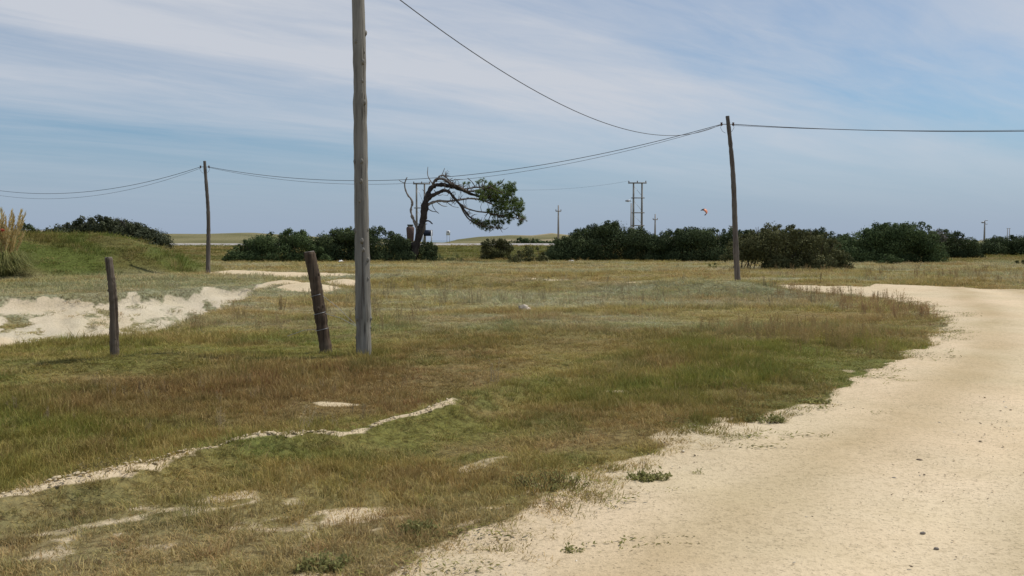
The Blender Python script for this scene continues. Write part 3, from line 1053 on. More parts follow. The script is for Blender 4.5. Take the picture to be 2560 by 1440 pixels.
    c = np.where(tone < .24, np.array([.17, .13, .095]), np.where(tone < .8, np.array([.44, .35, .24]), np.array([.66, .58, .46]))) * rng.uniform(.7, 1.2, (n, 1))
    on = road_sdf(x, y) > 0
    scatter('loose_gravel', np.stack([x, y, H(x, y) + np.where(on, .013, .004)], -1), np.stack([rng.normal(0, .2, n), rng.normal(0, .2, n), rng.random(n) * 6.28], -1),
            np.stack([s * rng.uniform(.8, 1.6, n), s, s * rng.uniform(.6, 1, n)], -1), c, pc, 5, 'loose pebbles lying on the gravel road and verge')


build_grass()


# ------------------------------------------------------------------ leaves
def leaf_quads(C, Nn, size, r, aspect=.5):
    """one rhombic leaf at each point, facing roughly along Nn"""
    n = len(C)
    d = r.normal(size=(n, 3)); d -= (d * Nn).sum(1)[:, None] * Nn * .6
    d /= np.linalg.norm(d, axis=1)[:, None]
    e = np.cross(d, Nn); e /= np.linalg.norm(e, axis=1)[:, None] + 1e-6
    s = size * r.uniform(.6, 1.3, (n, 1))
    V = np.stack([C - d * s * .5, C + e * s * aspect * .5, C + d * s * .5, C - e * s * aspect * .5], 1).reshape(-1, 3)
    Q = np.arange(4 * n).reshape(-1, 4)
    return V, Q


def clump_leaves(clumps, per, size, r, shell=.55):
    """clumps: (x,y,z,rx,ry,rz)"""
    VV, NN, TT = [], [], []
    for c in clumps:
        vol = (c[3] * c[4] * c[5]) ** (1 / 3)
        n = max(60, int(per * vol ** 1.6))
        d = r.normal(size=(n, 3)); d /= np.linalg.norm(d, axis=1)[:, None]
        q = shell + (1.08 - shell) * r.random(n) ** .6
        q = np.where(r.random(n) < .07, r.uniform(1.05, 1.38, n), q)
        lump = 1 + .35 * (fbm(d[:, 0] * 2 + c[0], d[:, 2] * 2 + c[1] + d[:, 1], 2, 7) - .5)
        P = np.array(c[:3]) + d * (q * lump)[:, None] * np.array(c[3:6])
        VV.append(P)
        nn = d + r.normal(0, .38, (n, 3)); NN.append(nn / np.linalg.norm(nn, axis=1)[:, None])
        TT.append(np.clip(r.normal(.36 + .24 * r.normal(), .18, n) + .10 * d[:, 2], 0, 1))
    P, Nn, T = np.concatenate(VV), np.concatenate(NN), np.concatenate(TT)
    k = P[:, 2] > H(P[:, 0], P[:, 1]) - .05
    P, Nn, T = P[k], Nn[k], T[k]
    V, Q = leaf_quads(P, Nn, size, r)
    return V, Q, T


def make_bush(name, cat, label, group, Y, prof, base_y, depth, mat, seed, rad=(.38, .75), dens=1.0, leaf=.14, twigs=0, per=1150):
    """prof: outline of the top as surveyed, base_y: where it meets the grass"""
    r = np.random.default_rng(seed)
    pts = np.array([A(p, q, Y) for p, q in prof])
    X0, X1 = pts[0, 0], pts[-1, 0]
    base = np.array([(X0 + X1) / 2, Y + depth * .35, 0]); base[2] = Hs(base[0], base[1])
    root = empty(name, base)
    clumps = []
    area = np.trapezoid(np.maximum(pts[:, 2] - base[2], .1), pts[:, 0]) if hasattr(np, 'trapezoid') else np.trapz(np.maximum(pts[:, 2] - base[2], .1), pts[:, 0])
    n = int(max(8, area * 6.0 * dens))
    for k in range(n):
        x = X0 + (X1 - X0) * r.random()
        top = np.interp(x, pts[:, 0], pts[:, 2])
        y = Y + depth * r.random() ** 1.2
        g = Hs(x, y)
        hh = max(.12, top - g)
        rr = min(r.uniform(*rad), hh * .55, max(.15, .15 + .8 * min(x - X0, X1 - x) + .1))
        z = g + rr * .5 + (hh - rr * 1.5) * (r.random() ** .55)
        if k % 3 == 0:
            z = top - rr * r.uniform(.82, 1.0)
        elif k % 3 == 1:
            y = Y + depth * .25 * r.random(); z = g + rr * r.uniform(.2, .6)
        z = max(z, g + rr * .35)
        clumps.append((x, y, z, rr * r.uniform(.9, 1.3), rr * r.uniform(.9, 1.2), rr * r.uniform(.75, 1.05)))
    for k in range(int(n * .35)):      # sprigs breaking the outline
        x = X0 + (X1 - X0) * r.uniform(.03, .97); top = np.interp(x, pts[:, 0], pts[:, 2])
        rr = r.uniform(.12, .24) * rad[1] / .75
        clumps.append((x, Y + depth * r.random() * .6, top - rr * r.uniform(-.7, .8), rr, rr, rr * r.uniform(.8, 1.2)))
    V, Q, T = clump_leaves(clumps, per, leaf, r)
    o = obj_np('foliage', V - base[None, :], Q, mat, root)
    attr_f(o.data, 'tint', T, 'FACE')
    b = MB()
    for c in clumps[:: max(1, n // 26)]:
        p0 = np.array([c[0] + r.normal(0, .15), Y + depth * .6, 0])
        p0[2] = Hs(p0[0], p0[1]) - .1
        p1 = np.array(c[:3])
        mid = (p0 + p1) / 2 + r.normal(0, .08, 3)
        b.tube([p0, mid, p1], [.03, .022, .010], 5, cap=False)
    for k in range(twigs):
        x = X0 + (X1 - X0) * r.uniform(.08, .92)
        top = np.interp(x, pts[:, 0], pts[:, 2])
        p0 = np.array([x, Y + depth * .4, top - .5])
        for q in range(3):
            p1 = p0 + np.array([r.normal(0, .22), r.normal(0, .2), r.uniform(.45, .85)])
            b.tube([p0, (p0 + p1) / 2 + r.normal(0, .05, 3), p1], [.028, .022, .012], 4, cap=False)
    b.build('branches', M['twig'], root, off=base)['kind'] = 'stuff'
    tag(root, label, cat, group)
    return root


G_TH = 'dark shrubs in the thicket on the right'
make_bush('shrub_thicket', 'shrub', 'long grey-green thicket with bare twigs behind the green bank, far left', None, 82,
          [(100, 592), (120, 572), (150, 562), (185, 556), (220, 550), (255, 547), (285, 553), (310, 563), (335, 569), (355, 576), (372, 588), (385, 600)], 606, 5.0,
          M['greybush'], 101, (.45, .95), 1.0, .20, twigs=46, per=620)
make_bush('shrub', 'shrub', 'small dark shrub beside the tall pampas clump', None, 62,
          [(42, 590), (50, 562), (60, 560), (72, 572), (78, 592)], 598, 1.2, M['bush'], 102, (.2, .4), 1.2, .14)
make_bush('shrub', 'shrub', 'rounded olive-green shrub left of the near grey pole, behind the leaning post', 'shrubs left of the bent pine', 64,
          [(562, 640), (590, 615), (615, 596), (650, 588), (690, 585), (728, 580), (755, 586), (775, 600), (800, 622), (822, 640)], 655, 3.2, M['bush3'], 103, dens=1.0)
make_bush('shrub', 'shrub', 'wide dark shrub directly behind the near grey pole', 'shrubs left of the bent pine', 65,
          [(786, 625), (800, 592), (822, 578), (850, 574), (890, 577), (925, 572), (950, 574), (975, 586), (1005, 600), (1030, 618)], 650, 3.4, M['bush'], 104, dens=1.1)
make_bush('shrub', 'shrub', 'low dark shrub at the foot of the bent pine', 'shrubs left of the bent pine', 66.5,
          [(1010, 628), (1030, 612), (1055, 606), (1078, 608), (1092, 622), (1099, 640)], 650, 1.6, M['bush'], 105, (.25, .5), 1.2)
make_bush('shrub', 'shrub', 'tiny green shrub alone under the pine crown', None, 66,
          [(1118, 648), (1128, 636), (1140, 631), (1148, 640), (1154, 650)], 653, .5, M['weed'], 106, (.12, .25), 2.0, .10)
make_bush('shrub', 'shrub', 'compact dark shrub under the right end of the pine crown', None, 72,
          [(1200, 618), (1208, 604), (1225, 598), (1250, 599), (1268, 606), (1276, 622)], 643, 1.8, M['bush2'], 107, (.25, .5), 1.2)
make_bush('shrub', 'shrub', 'small spiky olive shrub in front of the big thicket, left end', None, 61,
          [(1266, 650), (1282, 632), (1305, 626), (1322, 617), (1332, 632), (1345, 622), (1358, 634), (1370, 650)], 658, 1.2, M['bush2'], 108, (.18, .38), 1.4, .13)
make_bush('shrub', 'shrub', 'low far strip of scrub between coast road and dunes', None, 128,
          [(1262, 608), (1285, 599), (1330, 597), (1370, 603), (1420, 600), (1470, 598), (1500, 606)], 612, 3.0, M['bush3'], 109, (.35, .6), 1.0, .25, per=400)
make_bush('shrub', 'shrub', 'large domed dark shrub, left end of the thicket below the tall wooden frame', G_TH, 68,
          [(1362, 636), (1390, 612), (1425, 594), (1455, 577), (1485, 568), (1515, 562), (1545, 562), (1565, 574), (1590, 572), (1615, 586), (1640, 590), (1672, 606)], 645, 4.2, M['bush'], 110, (.45, .95), 1.0)
make_bush('shrub', 'shrub', 'dark uneven shrub of the thicket, left of the tall leaning pole', G_TH, 66,
          [(1625, 606), (1660, 590), (1700, 582), (1730, 574), (1765, 573), (1800, 578), (1835, 577), (1862, 590)], 650, 4.0, M['bush'], 111, (.4, .85), 1.0, twigs=3)
make_bush('shrub', 'shrub', 'nearer brownish-olive shrub right behind the tall leaning pole', G_TH, 47.5,
          [(1842, 632), (1870, 598), (1900, 584), (1935, 572), (1960, 565), (1985, 567), (2005, 584), (2030, 586), (2058, 582), (2085, 596), (2108, 618), (2124, 650)], 677, 3.2, M['bush2'], 112, (.3, .62), 1.25, .13, twigs=3)
make_bush('shrub', 'shrub', 'long low dark shrub filling the gap behind the brownish-olive one', G_TH, 70,
          [(1835, 600), (1870, 580), (1925, 582), (2010, 586), (2062, 576), (2085, 580), (2120, 598), (2160, 612)], 645, 3.0, M['bush'], 113, (.4, .8), .9)
make_bush('shrub', 'shrub', 'tall green domed shrub of the thicket, highest at the right', G_TH, 62,
          [(2108, 622), (2140, 596), (2170, 584), (2205, 570), (2240, 565), (2275, 560), (2305, 565), (2328, 578), (2350, 600), (2362, 626)], 655, 4.0, M['bush3'], 114, (.4, .9), 1.1)
make_bush('shrub', 'shrub', 'little round shrub in front of the tall green domed one', G_TH, 58,
          [(2192, 652), (2205, 640), (2225, 634), (2242, 640), (2256, 654)], 662, .9, M['bush3'], 115, (.18, .35), 1.6)
dead_bush = make_bush('shrub', 'shrub', 'dark shrub with a pale dead patch, right of the tall green one', G_TH, 74,
          [(2330, 600), (2345, 582), (2372, 579), (2395, 583), (2420, 594), (2442, 602), (2458, 624)], 640, 3.0, M['bush'], 116, (.35, .75), 1.1, twigs=6)
_r = np.random.default_rng(222)
_cl = []
for _px, _py, _q in ((2322, 590, .35), (2338, 584, .4), (2352, 588, .38), (2345, 598, .4), (2360, 596, .3), (2330, 600, .32)):
    _c = A(_px, _py, 73.6); _cl.append((_c[0], _c[1], _c[2], _q, _q * .8, _q))
_V, _Q, _T = clump_leaves(_cl, 420, .13, _r)
_o = obj_np('dead_foliage', _V - np.array(dead_bush.location)[None, :], _Q, mat_leaf('dead_grey_leaves', (.13, .115, .10), (.30, .27, .24), .1, .03), dead_bush)
attr_f(_o.data, 'tint', _T, 'FACE')
_o['label'] = 'pale grey dead patch of leaves and twigs'
make_bush('shrub', 'shrub', 'dark shrub cut off by the right edge, beside the far lamp pole', G_TH, 80,
          [(2452, 622), (2470, 606), (2500, 597), (2530, 592), (2565, 593), (2620, 590), (2680, 604)], 637, 3.0, M['bush'], 117, (.4, .8), 1.1)
make_bush('shrub', 'shrub', 'single low shrub in the grass at the right edge', None, 57,
          [(2538, 668), (2552, 656), (2575, 652), (2600, 668)], 672, .9, M['bush2'], 118, (.18, .35), 1.5)
make_bush('shrub', 'shrub', 'sprawling low green weed clump left of the tall leaning pole', None, 50,
          [(1742, 672), (1760, 668), (1780, 662), (1794, 661), (1800, 672)], 675, .7, M['weed'], 119, (.12, .22), 1.6, .10)


# ------------------------------------------------------------------ bent pine
def build_pine():
    r = np.random.default_rng(40)
    Y0 = 66.0
    b0 = A(1028, 655, Y0)
    base = np.array([b0[0], Y0, Hs(b0[0], Y0)])
    root = empty('bent_pine_tree', base)
    tag(root, 'wind-bent pine with dark trunk arching right to a green crown', 'tree')
    s = Y0 / F_PX

    def path(px, dy0=0.0, dy1=0.0):
        n = len(px)
        return np.array([A(p, q, Y0 + dy0 + (dy1 - dy0) * i / max(1, n - 1)) for i, (p, q) in enumerate(px)])

    def smooth(P, k=4):
        P = np.asarray(P, float); n = len(P)
        t = np.linspace(0, n - 1, (n - 1) * k + 1)
        i = np.clip(t.astype(int), 0, n - 2); f = (t - i)[:, None]
        p0 = P[np.clip(i - 1, 0, n - 1)]; p1 = P[i]; p2 = P[i + 1]; p3 = P[np.clip(i + 2, 0, n - 1)]
        return .5 * (2 * p1 + (p2 - p0) * f + (2 * p0 - 5 * p1 + 4 * p2 - p3) * f ** 2 + (3 * p1 - p0 - 3 * p2 + p3) * f ** 3)

    def limb(name, px, w0, w1, mat, dy0=0, dy1=0, k=8):
        P = smooth(path(px, dy0, dy1))
        if name == 'trunk':
            P[0][2] = base[2] - .25
        b = MB()
        b.tube(P, np.linspace(w0, w1, len(P)) * s * .5 * (1 + .10 * r.normal(size=len(P))), k, jit=.14, r=r)
        b.build(name, mat, root, smooth=True, off=base)
        return P
    ends = []
    limb('trunk', [(1026, 660), (1034, 636), (1043, 605), (1052, 575), (1058, 545), (1062, 515), (1066, 497), (1072, 482)], 21, 13, M['bark'], k=10)
    ends.append(limb('branch', [(1070, 486), (1078, 470), (1090, 463), (1108, 462), (1130, 467), (1155, 475), (1178, 485), (1205, 492), (1240, 490)], 13, 4, M['bark'], 0, .5))
    ends.append(limb('branch', [(1064, 505), (1078, 491), (1097, 481), (1112, 476), (1126, 483), (1140, 500), (1156, 518), (1172, 540), (1195, 556)], 11, 3.5, M['bark'], 0, -.6))
    ends.append(limb('branch', [(1064, 514), (1080, 507), (1096, 502), (1115, 503), (1140, 501), (1165, 497), (1195, 498), (1230, 510), (1265, 525)], 6.5, 3, M['dead'], 0, .2))
    ends.append(limb('branch', [(1080, 470), (1087, 452), (1098, 447), (1112, 449), (1124, 458), (1145, 466), (1170, 478), (1200, 474), (1225, 468)], 7, 3, M['twig'], 0, -.3))
    ends.append(limb('branch', [(1090, 455), (1098, 441), (1110, 439), (1120, 448), (1132, 460), (1150, 470)], 4.5, 2.2, M['dead'], 0, .4))
    ends.append(limb('branch', [(1112, 452), (1130, 462), (1160, 472), (1190, 468), (1212, 470), (1245, 482), (1280, 490)], 4.5, 2.2, M['twig'], 0, .9))
    ends.append(limb('branch', [(1150, 510), (1165, 520), (1190, 528), (1220, 532), (1255, 540), (1290, 545), (1304, 548)], 4.5, 2, M['twig'], -.3, .3))
    ends.append(limb('branch', [(1150, 512), (1162, 535), (1175, 550), (1195, 560), (1225, 568), (1250, 571)], 4, 2, M['twig'], -.3, -.9))
    limb('dead_branch', [(1044, 574), (1037, 558), (1030, 540), (1027, 524), (1031, 508), (1027, 497), (1019, 487), (1013, 472), (1012, 457), (1018, 443)], 7, 2.5, M['dead'], 0, -.3)
    limb('dead_branch', [(1012, 458), (1003, 454), (996, 449)], 2.2, 1, M['dead'], -.3, -.3, 5)
    limb('dead_branch', [(1060, 556), (1068, 552), (1075, 554), (1081, 560)], 5, 2.5, M['bark'], 0, -.3, 6)
    limb('dead_branch', [(1082, 460), (1075, 450), (1069, 436), (1070, 417)], 3.5, 1.6, M['dead'], 0, .2, 5)
    limb('dead_branch', [(1103, 442), (1108, 430), (1112, 420)], 2.6, 1.2, M['dead'], 0, .1, 5)
    limb('dead_branch', [(1112, 475), (1113, 450), (1113, 428)], 3, 1.4, M['dead'], -.1, -.1, 5)
    limb('dead_branch', [(1070, 522), (1080, 528), (1092, 530), (1097, 534)], 2.6, 1.2, M['twig'], 0, -.4, 5)
    limb('dead_branch', [(1080, 510), (1084, 520), (1092, 530)], 2.2, 1.2, M['twig'], 0, -.2, 5)
    limb('dead_branch', [(1092, 505), (1105, 514), (1118, 516)], 2.6, 1.2, M['dead'], 0, .3, 5)
    limb('dead_branch', [(1118, 506), (1132, 516), (1147, 519)], 2.2, 1.0, M['dead'], 0, -.3, 5)
    limb('dead_branch', [(1085, 475), (1096, 488), (1108, 486)], 2.2, 1.2, M['dead'], 0, .3, 5)
    limb('dead_branch', [(1188, 467), (1180, 455), (1169, 445)], 3.2, 1.6, M['twig'], .3, .3, 5)
    limb('dead_branch', [(1244, 464), (1252, 458), (1261, 447)], 3.2, 1.6, M['twig'], .2, .2, 5)
    limb('dead_branch', [(1120, 455), (1140, 449), (1157, 449)], 2.2, 1.2, M['twig'], 0, .2, 5)
    limb('dead_branch', [(1066, 490), (1060, 478), (1056, 474)], 2.2, 1, M['twig'], 0, .2, 5)
    limb('dead_branch', [(1062, 522), (1055, 512), (1051, 506)], 2.2, 1, M['twig'], 0, .2, 5)
    # crown: needle tufts on twigs, bare wood showing through
    cl = [(1200, 482, 10), (1216, 476, 13), (1234, 470, 14), (1222, 490, 15), (1245, 484, 16), (1262, 470, 11), (1273, 464, 9), (1279, 474, 10),
          (1268, 486, 12), (1206, 497, 9), (1236, 502, 14), (1256, 503, 14), (1275, 505, 12), (1291, 502, 12), (1299, 512, 10), (1286, 520, 13), (1265, 520, 13),
          (1244, 520, 12), (1302, 525, 8), (1296, 536, 8), (1275, 537, 11), (1256, 538, 11), (1236, 536, 10), (1222, 527, 7), (1305, 545, 7), (1309, 550, 5), (1298, 556, 7),
          (1190, 555, 9), (1204, 560, 11), (1220, 558, 10), (1212, 570, 7), (1238, 556, 9), (1254, 556, 8), (1247, 568, 6), (1272, 552, 7), (1280, 480, 8), (1283, 460, 5),
          (1196, 455, 5), (1212, 455, 4), (1205, 448, 4), (1160, 460, 3), (1172, 458, 3), (1225, 458, 5), (1250, 456, 5), (1228, 572, 6)]
    VV, QQ, TT, n0 = [], [], [], 0
    tw = MB()
    allp = np.concatenate([e[int(len(e) * .42):] for e in ends])
    for (px, py, rp) in cl:
        c = A(px, py, Y0 + r.normal(0, .75)); R = rp * s * 1.08
        j = np.argmin(np.linalg.norm(allp - c, axis=1))
        tw.tube([allp[j], (allp[j] + c) / 2 + r.normal(0, .06, 3), c], [.036, .028, .016], 4, cap=False)
        nt = max(5, int(34 * (rp / 10) ** 2))
        d = r.normal(size=(nt, 3)); d /= np.linalg.norm(d, axis=1)[:, None]
        T0 = c + d * R * (r.random((nt, 1)) ** .5) * np.array([1.1, 1.5, .85])
        for q in T0[::3]:
            tw.tube([c, q], [.012, .006], 3, cap=False)
        tone = np.clip(r.normal(.45, .2), .05, .95)
        k = 26
        for q, dd in zip(T0, d):
            e = dd * .5 + r.normal(0, .6, (k, 3)) + np.array([.35, 0, .25]); e /= np.linalg.norm(e, axis=1)[:, None]
            l = r.uniform(.10, .19, (k, 1))
            w = np.cross(e, r.normal(size=(k, 3))); w /= np.linalg.norm(w, axis=1)[:, None] + 1e-6; w *= .011
            V = np.stack([q - w, q + w, q + e * l + w * .3, q + e * l - w * .3], 1).reshape(-1, 3)
            VV.append(V); QQ.append(np.arange(4 * k).reshape(-1, 4) + n0); n0 += 4 * k
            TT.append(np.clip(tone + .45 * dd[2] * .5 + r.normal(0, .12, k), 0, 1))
    o = obj_np('crown', np.concatenate(VV) - base[None, :], np.concatenate(QQ), M['needle'], root)
    attr_f(o.data, 'tint', np.concatenate(TT), 'FACE')
    # tangle of thin bare twigs on the windward side of the crown
    for k in range(340):
        j = r.integers(0, len(allp)); p = allp[j]
        q = p + np.array([r.normal(.12, .28), r.normal(0, .3), r.normal(.02, .24)])
        m = (p + q) / 2 + r.normal(0, .07, 3)
        tw.tube([p, m, q], [.030, .022, .012], 3, cap=False)
    tw.build('twigs', M['twig'], root, off=base)['kind'] = 'stuff'


build_pine()


# ------------------------------------------------------------------ pampas clump
def build_pampas():
    r = np.random.default_rng(60)
    Y0 = 36.0
    c = A(6, 690, Y0); base = np.array([c[0], Y0, Hs(c[0], Y0)])
    root = empty('pampas_grass', base)
    tag(root, 'tall pampas grass clump with straw plumes at the left edge', 'grass clump')
    VV, QQ, TT, n0 = [], [], [], 0
    for k in range(900):
        a = r.random() * 6.283; ln = r.uniform(.9, 1.75); up = r.uniform(.5, 1.35)
        d = np.array([math.cos(a), math.sin(a), 0.0]); w = np.array([-d[1], d[0], 0]) * .012
        b = d * r.random() * .28
        P = [b, b + d * ln * .22 + np.array([0, 0, up * .62]), b + d * ln * .55 + np.array([0, 0, up * .88]), b + d * ln * .85 + np.array([0, 0, up * r.uniform(.25, .75)])]
        ws = [1, 1, .7, .15]
        V = []
        for p, q in zip(P, ws): V += [p - w * q, p + w * q]
        VV.append(np.array(V)); QQ.append(np.array([(0, 1, 3, 2), (2, 3, 5, 4), (4, 5, 7, 6)]) + n0); n0 += 8
        TT += [np.clip(r.normal(.42, .28), 0, 1)] * 3
    o = obj_np('leaves', np.concatenate(VV), np.concatenate(QQ), M['pampas'], root)
    attr_f(o.data, 'tint', TT, 'FACE')

    for k in range(84):
        x = r.uniform(-1.1, .72); top = r.uniform(1.7, 2.85) - .30 * abs(x)
        bx, by = x * .3, r.normal(0, .12)
        lean = np.array([x * 1.05 + r.normal(0, .08) + .06, r.normal(0, .3), top])
        b0 = np.array([bx, by, .1])
        st = MB(); st.tube([b0, b0 * .4 + lean * .6 * np.array([.8, .8, 1]), lean], [.009, .008, .004], 4, cap=False)
        VVp, QQp, n1 = [st.V[0]], [st.Q[0]], len(st.V[0])
        nb = 60; L0 = r.uniform(.6, 1.0)
        ax = lean - (b0 * .4 + lean * .6); ax /= np.linalg.norm(ax)
        for q in range(nb):
            t = r.random(); p = lean - ax * L0 * (1 - t) + ax * .04
            a = r.random() * 6.283
            out = np.array([math.cos(a), math.sin(a), 0]) * (.075 * math.sin(math.pi * min(1, t * .85 + .1)) + .012)
            e = ax * r.uniform(.10, .18) + out
            w = np.cross(e, r.normal(size=3)); w = w / (np.linalg.norm(w) + 1e-6) * .014
            VVp.append(np.array([p - w, p + w, p + e + w * .2, p + e - w * .2])); QQp.append(np.array([(0, 1, 2, 3)]) + n1); n1 += 4
        o = obj_np('plume', np.concatenate(VVp), np.concatenate(QQp), M['plume'], root)
        attr_f(o.data, 'tint', np.clip(r.normal(.5, .25, len(o.data.polygons)) + r.normal(0, .2), 0, 1), 'FACE')
    # one red flower spike leaning out of the clump
    f = MB()
    for k in range(14):
        p = A(6 + r.normal(0, 2.2), 575 + r.normal(0, 1.8), Y0 - .6) - base
        f.tube([p, p + r.normal(0, .035, 3)], [.022, .008], 5)
    f.build('red_flower', M['red'], root)


build_pampas()


# ------------------------------------------------------------------ poles, posts and wires
def wood_pole(name, base_px, top_px, Y, rad0, rad1, mat, label, cat, group, extend=0.0, knots=0, seed=1, bow=.03, sides=20):
    r = np.random.default_rng(seed)
    b = A(base_px[0], base_px[1], Y); t = A(top_px[0], top_px[1], Y)
    t = t + (t - b) * extend
    g = Hs(b[0], Y)
    base = np.array([b[0], Y, g])
    root = empty(name, base)
    tag(root, label, cat, group)
    n = 44
    P, R = [], []
    ax = (t - base)
    for i in range(n + 1):
        f = i / n
        p = ax * f + np.array([bow * math.sin(f * 7 + seed) * .4 + bow * math.sin(f * math.pi), bow * .5 * math.sin(f * 5), 0])
        P.append(p); R.append(rad0 + (rad1 - rad0) * f + .0035 * r.normal() * (rad0 / .1))
    P[0] = P[0] - np.array([0, 0, .3])
    P.append(P[-1] + ax / np.linalg.norm(ax) * .012); R.append(R[-1] * .86)
    m = MB(); m.tube(P, R, sides, jit=.012, r=r)
    m.build('shaft', mat, root, smooth=True)
    km = None
    P = np.array(P)
    for k in range(knots):
        i = int(r.uniform(2, n - 1)); a = r.uniform(-2.9, .1)
        d = np.array([math.cos(a), math.sin(a), 0])
        if km is None:
            q = MB(); q.tube(np.array([(-.02, 0, 0), (.004, 0, .002), (.018, 0, .006), (.022, 0, .008)]), [.034, .026, .014, .003], 9, jit=.1, r=r)
            o = q.build('knot', mat, root, smooth=True); km = o.data
        else:
            o = link(bpy.data.objects.new('knot', km), root)
        o.location = tuple(P[i] + d * R[i] * .93)
        o.rotation_euler = (0, r.normal(-.2, .3), a)
        s_ = r.uniform(.7, 1.25) * min(1, rad0 / .1) ** 1.5; o.scale = (s_, s_ * .8, s_ * 1.3)
    return root, base, base + P[-2]


NEAR_Y = G(907, 887)[1]
POLES = 'wooden poles carrying the overhead wires'
pole1, p1b, p1t = wood_pole('utility_pole', (908, 887), (892, 0), NEAR_Y, .108, .080, M['pole'],
                            'tall thick pale grey knotty pole standing nearest, beside the leaning post', 'utility pole', POLES, extend=.215, knots=26, seed=2, bow=.022, sides=28)
P2Y = G(1845, 716)[1]
pole2, p2b, p2t = wood_pole('utility_pole', (1845, 716), (1819, 291), P2Y, .105, .066, M['pole_dark'],
                            'dark leaning pole by the road bend, right of the middle', 'utility pole', POLES, seed=3, bow=.05)
P3Y = G(520, 684)[1]
pole3, p3b, p3t = wood_pole('utility_pole', (521, 684), (513, 403), P3Y, .105, .068, M['pole_dark'],
                            'slim dark pole on the left in front of the track', 'utility pole', POLES, seed=4, bow=.05)


def plain_pole(loc, h, label, seed):
    r = np.random.default_rng(seed)
    base = np.array([loc[0], loc[1], Hs(*loc)])
    root = empty('utility_pole', base); tag(root, label, 'utility pole', POLES)
    m = MB(); P = np.array([(0, 0, -.3), (.02, 0, h * .5), (0, .02, h)]); m.tube(P, [.105, .085, .068], 16)
    m.build('shaft', M['pole_dark'], root, smooth=True)
    return root, base, base + np.array([0, 0, h])


pole4, p4b, p4t = plain_pole((31.0, 19.0), 5.8, 'wooden pole out of view to the right where the road wire ends', 5)
pole5, p5b, p5t = plain_pole((-38.0, 54.0), 5.4, 'wooden pole out of view to the left where the far wires end', 6)


def fitting(root, base, at, side):
    m = MB()
    at = np.asarray(at) - base
    m.tube([at, at + np.array([.20 * side, 0, 0])], .014, 6)
    b = m.build('bracket', M['steel'], root)
    q = MB(); c = at + np.array([.20 * side, 0, 0])
    q.tube([c + np.array([0, 0, -.05]), c + np.array([0, 0, -.01]), c + np.array([0, 0, .02]), c + np.array([0, 0, .06])], [.03, .045, .03, .04], 9)
    q.build('insulator', M['ceramic'], root, smooth=True)
    # slack jumper loop hanging beside the pole
    l = MB(); k = [c + np.array([0, 0, 0]), c + np.array([.03 * side, 0, -.12]), c + np.array([-.04 * side, 0, -.24]), at + np.array([.06 * side, 0, -.30])]
    l.tube(k, .006, 4); l.build('jumper_wire', M['wire'], root)


for root, b, t, sd in ((pole2, p2b, p2t, (-1, 1)), (pole3, p3b, p3t, (-1, 1))):
    for s_ in sd:
        fitting(root, b, t + np.array([0.0, 0, -.27]), s_)


def wire(a, b, sag, label, rad=.0115, name='overhead_wire', group='wires strung between the poles', twist=False):
    a, b = np.asarray(a, float), np.asarray(b, float)
    n = 48
    t = np.linspace(0, 1, n)[:, None]
    P = a + (b - a) * t
    P[:, 2] -= 4 * sag * (t * (1 - t))[:, 0]
    m = MB(); o0 = a.copy()
    m.tube(P - o0, rad * .82, 5)
    o = m.build(name, M['wire'])
    o.location = tuple(o0)
    tag(o, label, 'wire', group)
    return o


def off(p, dx=0, dz=-.27, dy=0):
    return p + np.array([dx, dy, dz])


wire(np.array([p1t[0] + .1, p1t[1], 5.255]), off(p2t, -.2), 1.11, 'single wire sagging from the nearest pole down to the leaning pole', .010)
wire(off(p3t, .2), off(p2t, -.2), 1.20, 'upper of the two wires between the left slim pole and the leaning pole', .014)
wire(off(p3t, .2, -.30), off(p2t, -.2, -.30), 1.33, 'lower thinner wire between the left slim pole and the leaning pole', .009)
wire(off(p5t, .1), off(p3t, -.2), 1.72, 'upper wire from the left slim pole to the left edge', .014)
wire(off(p5t, .1, -.30), off(p3t, -.2, -.33), 1.95, 'lower thinner wire from the left slim pole to the left edge', .009)
wire(off(p2t, .2), off(p4t, -.1), .80, 'wire from the leaning pole out to the right edge', .015)
wire(off(p2t, .2, -.31), off(p4t, -.1, -.31), .72, 'thin second wire below the one to the right edge', .008)


def fence_post(base_px, top_px, r0, r1, mat, label, seed, wires):
    Y = G(*base_px)[1]
    root, b, t = wood_pole('fence_post', base_px, top_px, Y, r0, r1, mat, label, 'post', 'old fence posts', knots=3, seed=seed, bow=.018, sides=18)
    ax = t - b
    for f in wires:
        m = MB(); c = ax * f; rr = r0 + (r1 - r0) * f + .004
        a = np.linspace(0, 2 * math.pi, 17)
        m.tube(np.stack([c[0] + rr * np.cos(a), c[1] + rr * np.sin(a), c[2] + .022 * np.cos(a)], -1), .0035, 4, cap=False)
        m.build('wire_binding', M['steel'], root)
    return root, b, ax


fp2, f2b, f2x = fence_post((815, 880), (773, 632), .088, .080, M['post'], 'thick brown post leaning left beside the near grey pole', 21, (.58, .40, .24))
fp1, f1b, f1x = fence_post((287, 893), (273, 646), .062, .048, M['post_grey'], 'thin upright brown post on the left in front of the sandy pit', 22, ())
for rt, bx, ax, rr, mt in ((fp1, f1b, f1x, .046, M['dead']), (fp2, f2b, f2x, .076, M['dead'])):
    m = MB(); u_ = ax / np.linalg.norm(ax)
    m.tube([ax + u_ * .008, ax + u_ * .016, ax + u_ * .019], [rr, rr * .97, rr * .8], 16); m.build('sawn_end', mt, rt)
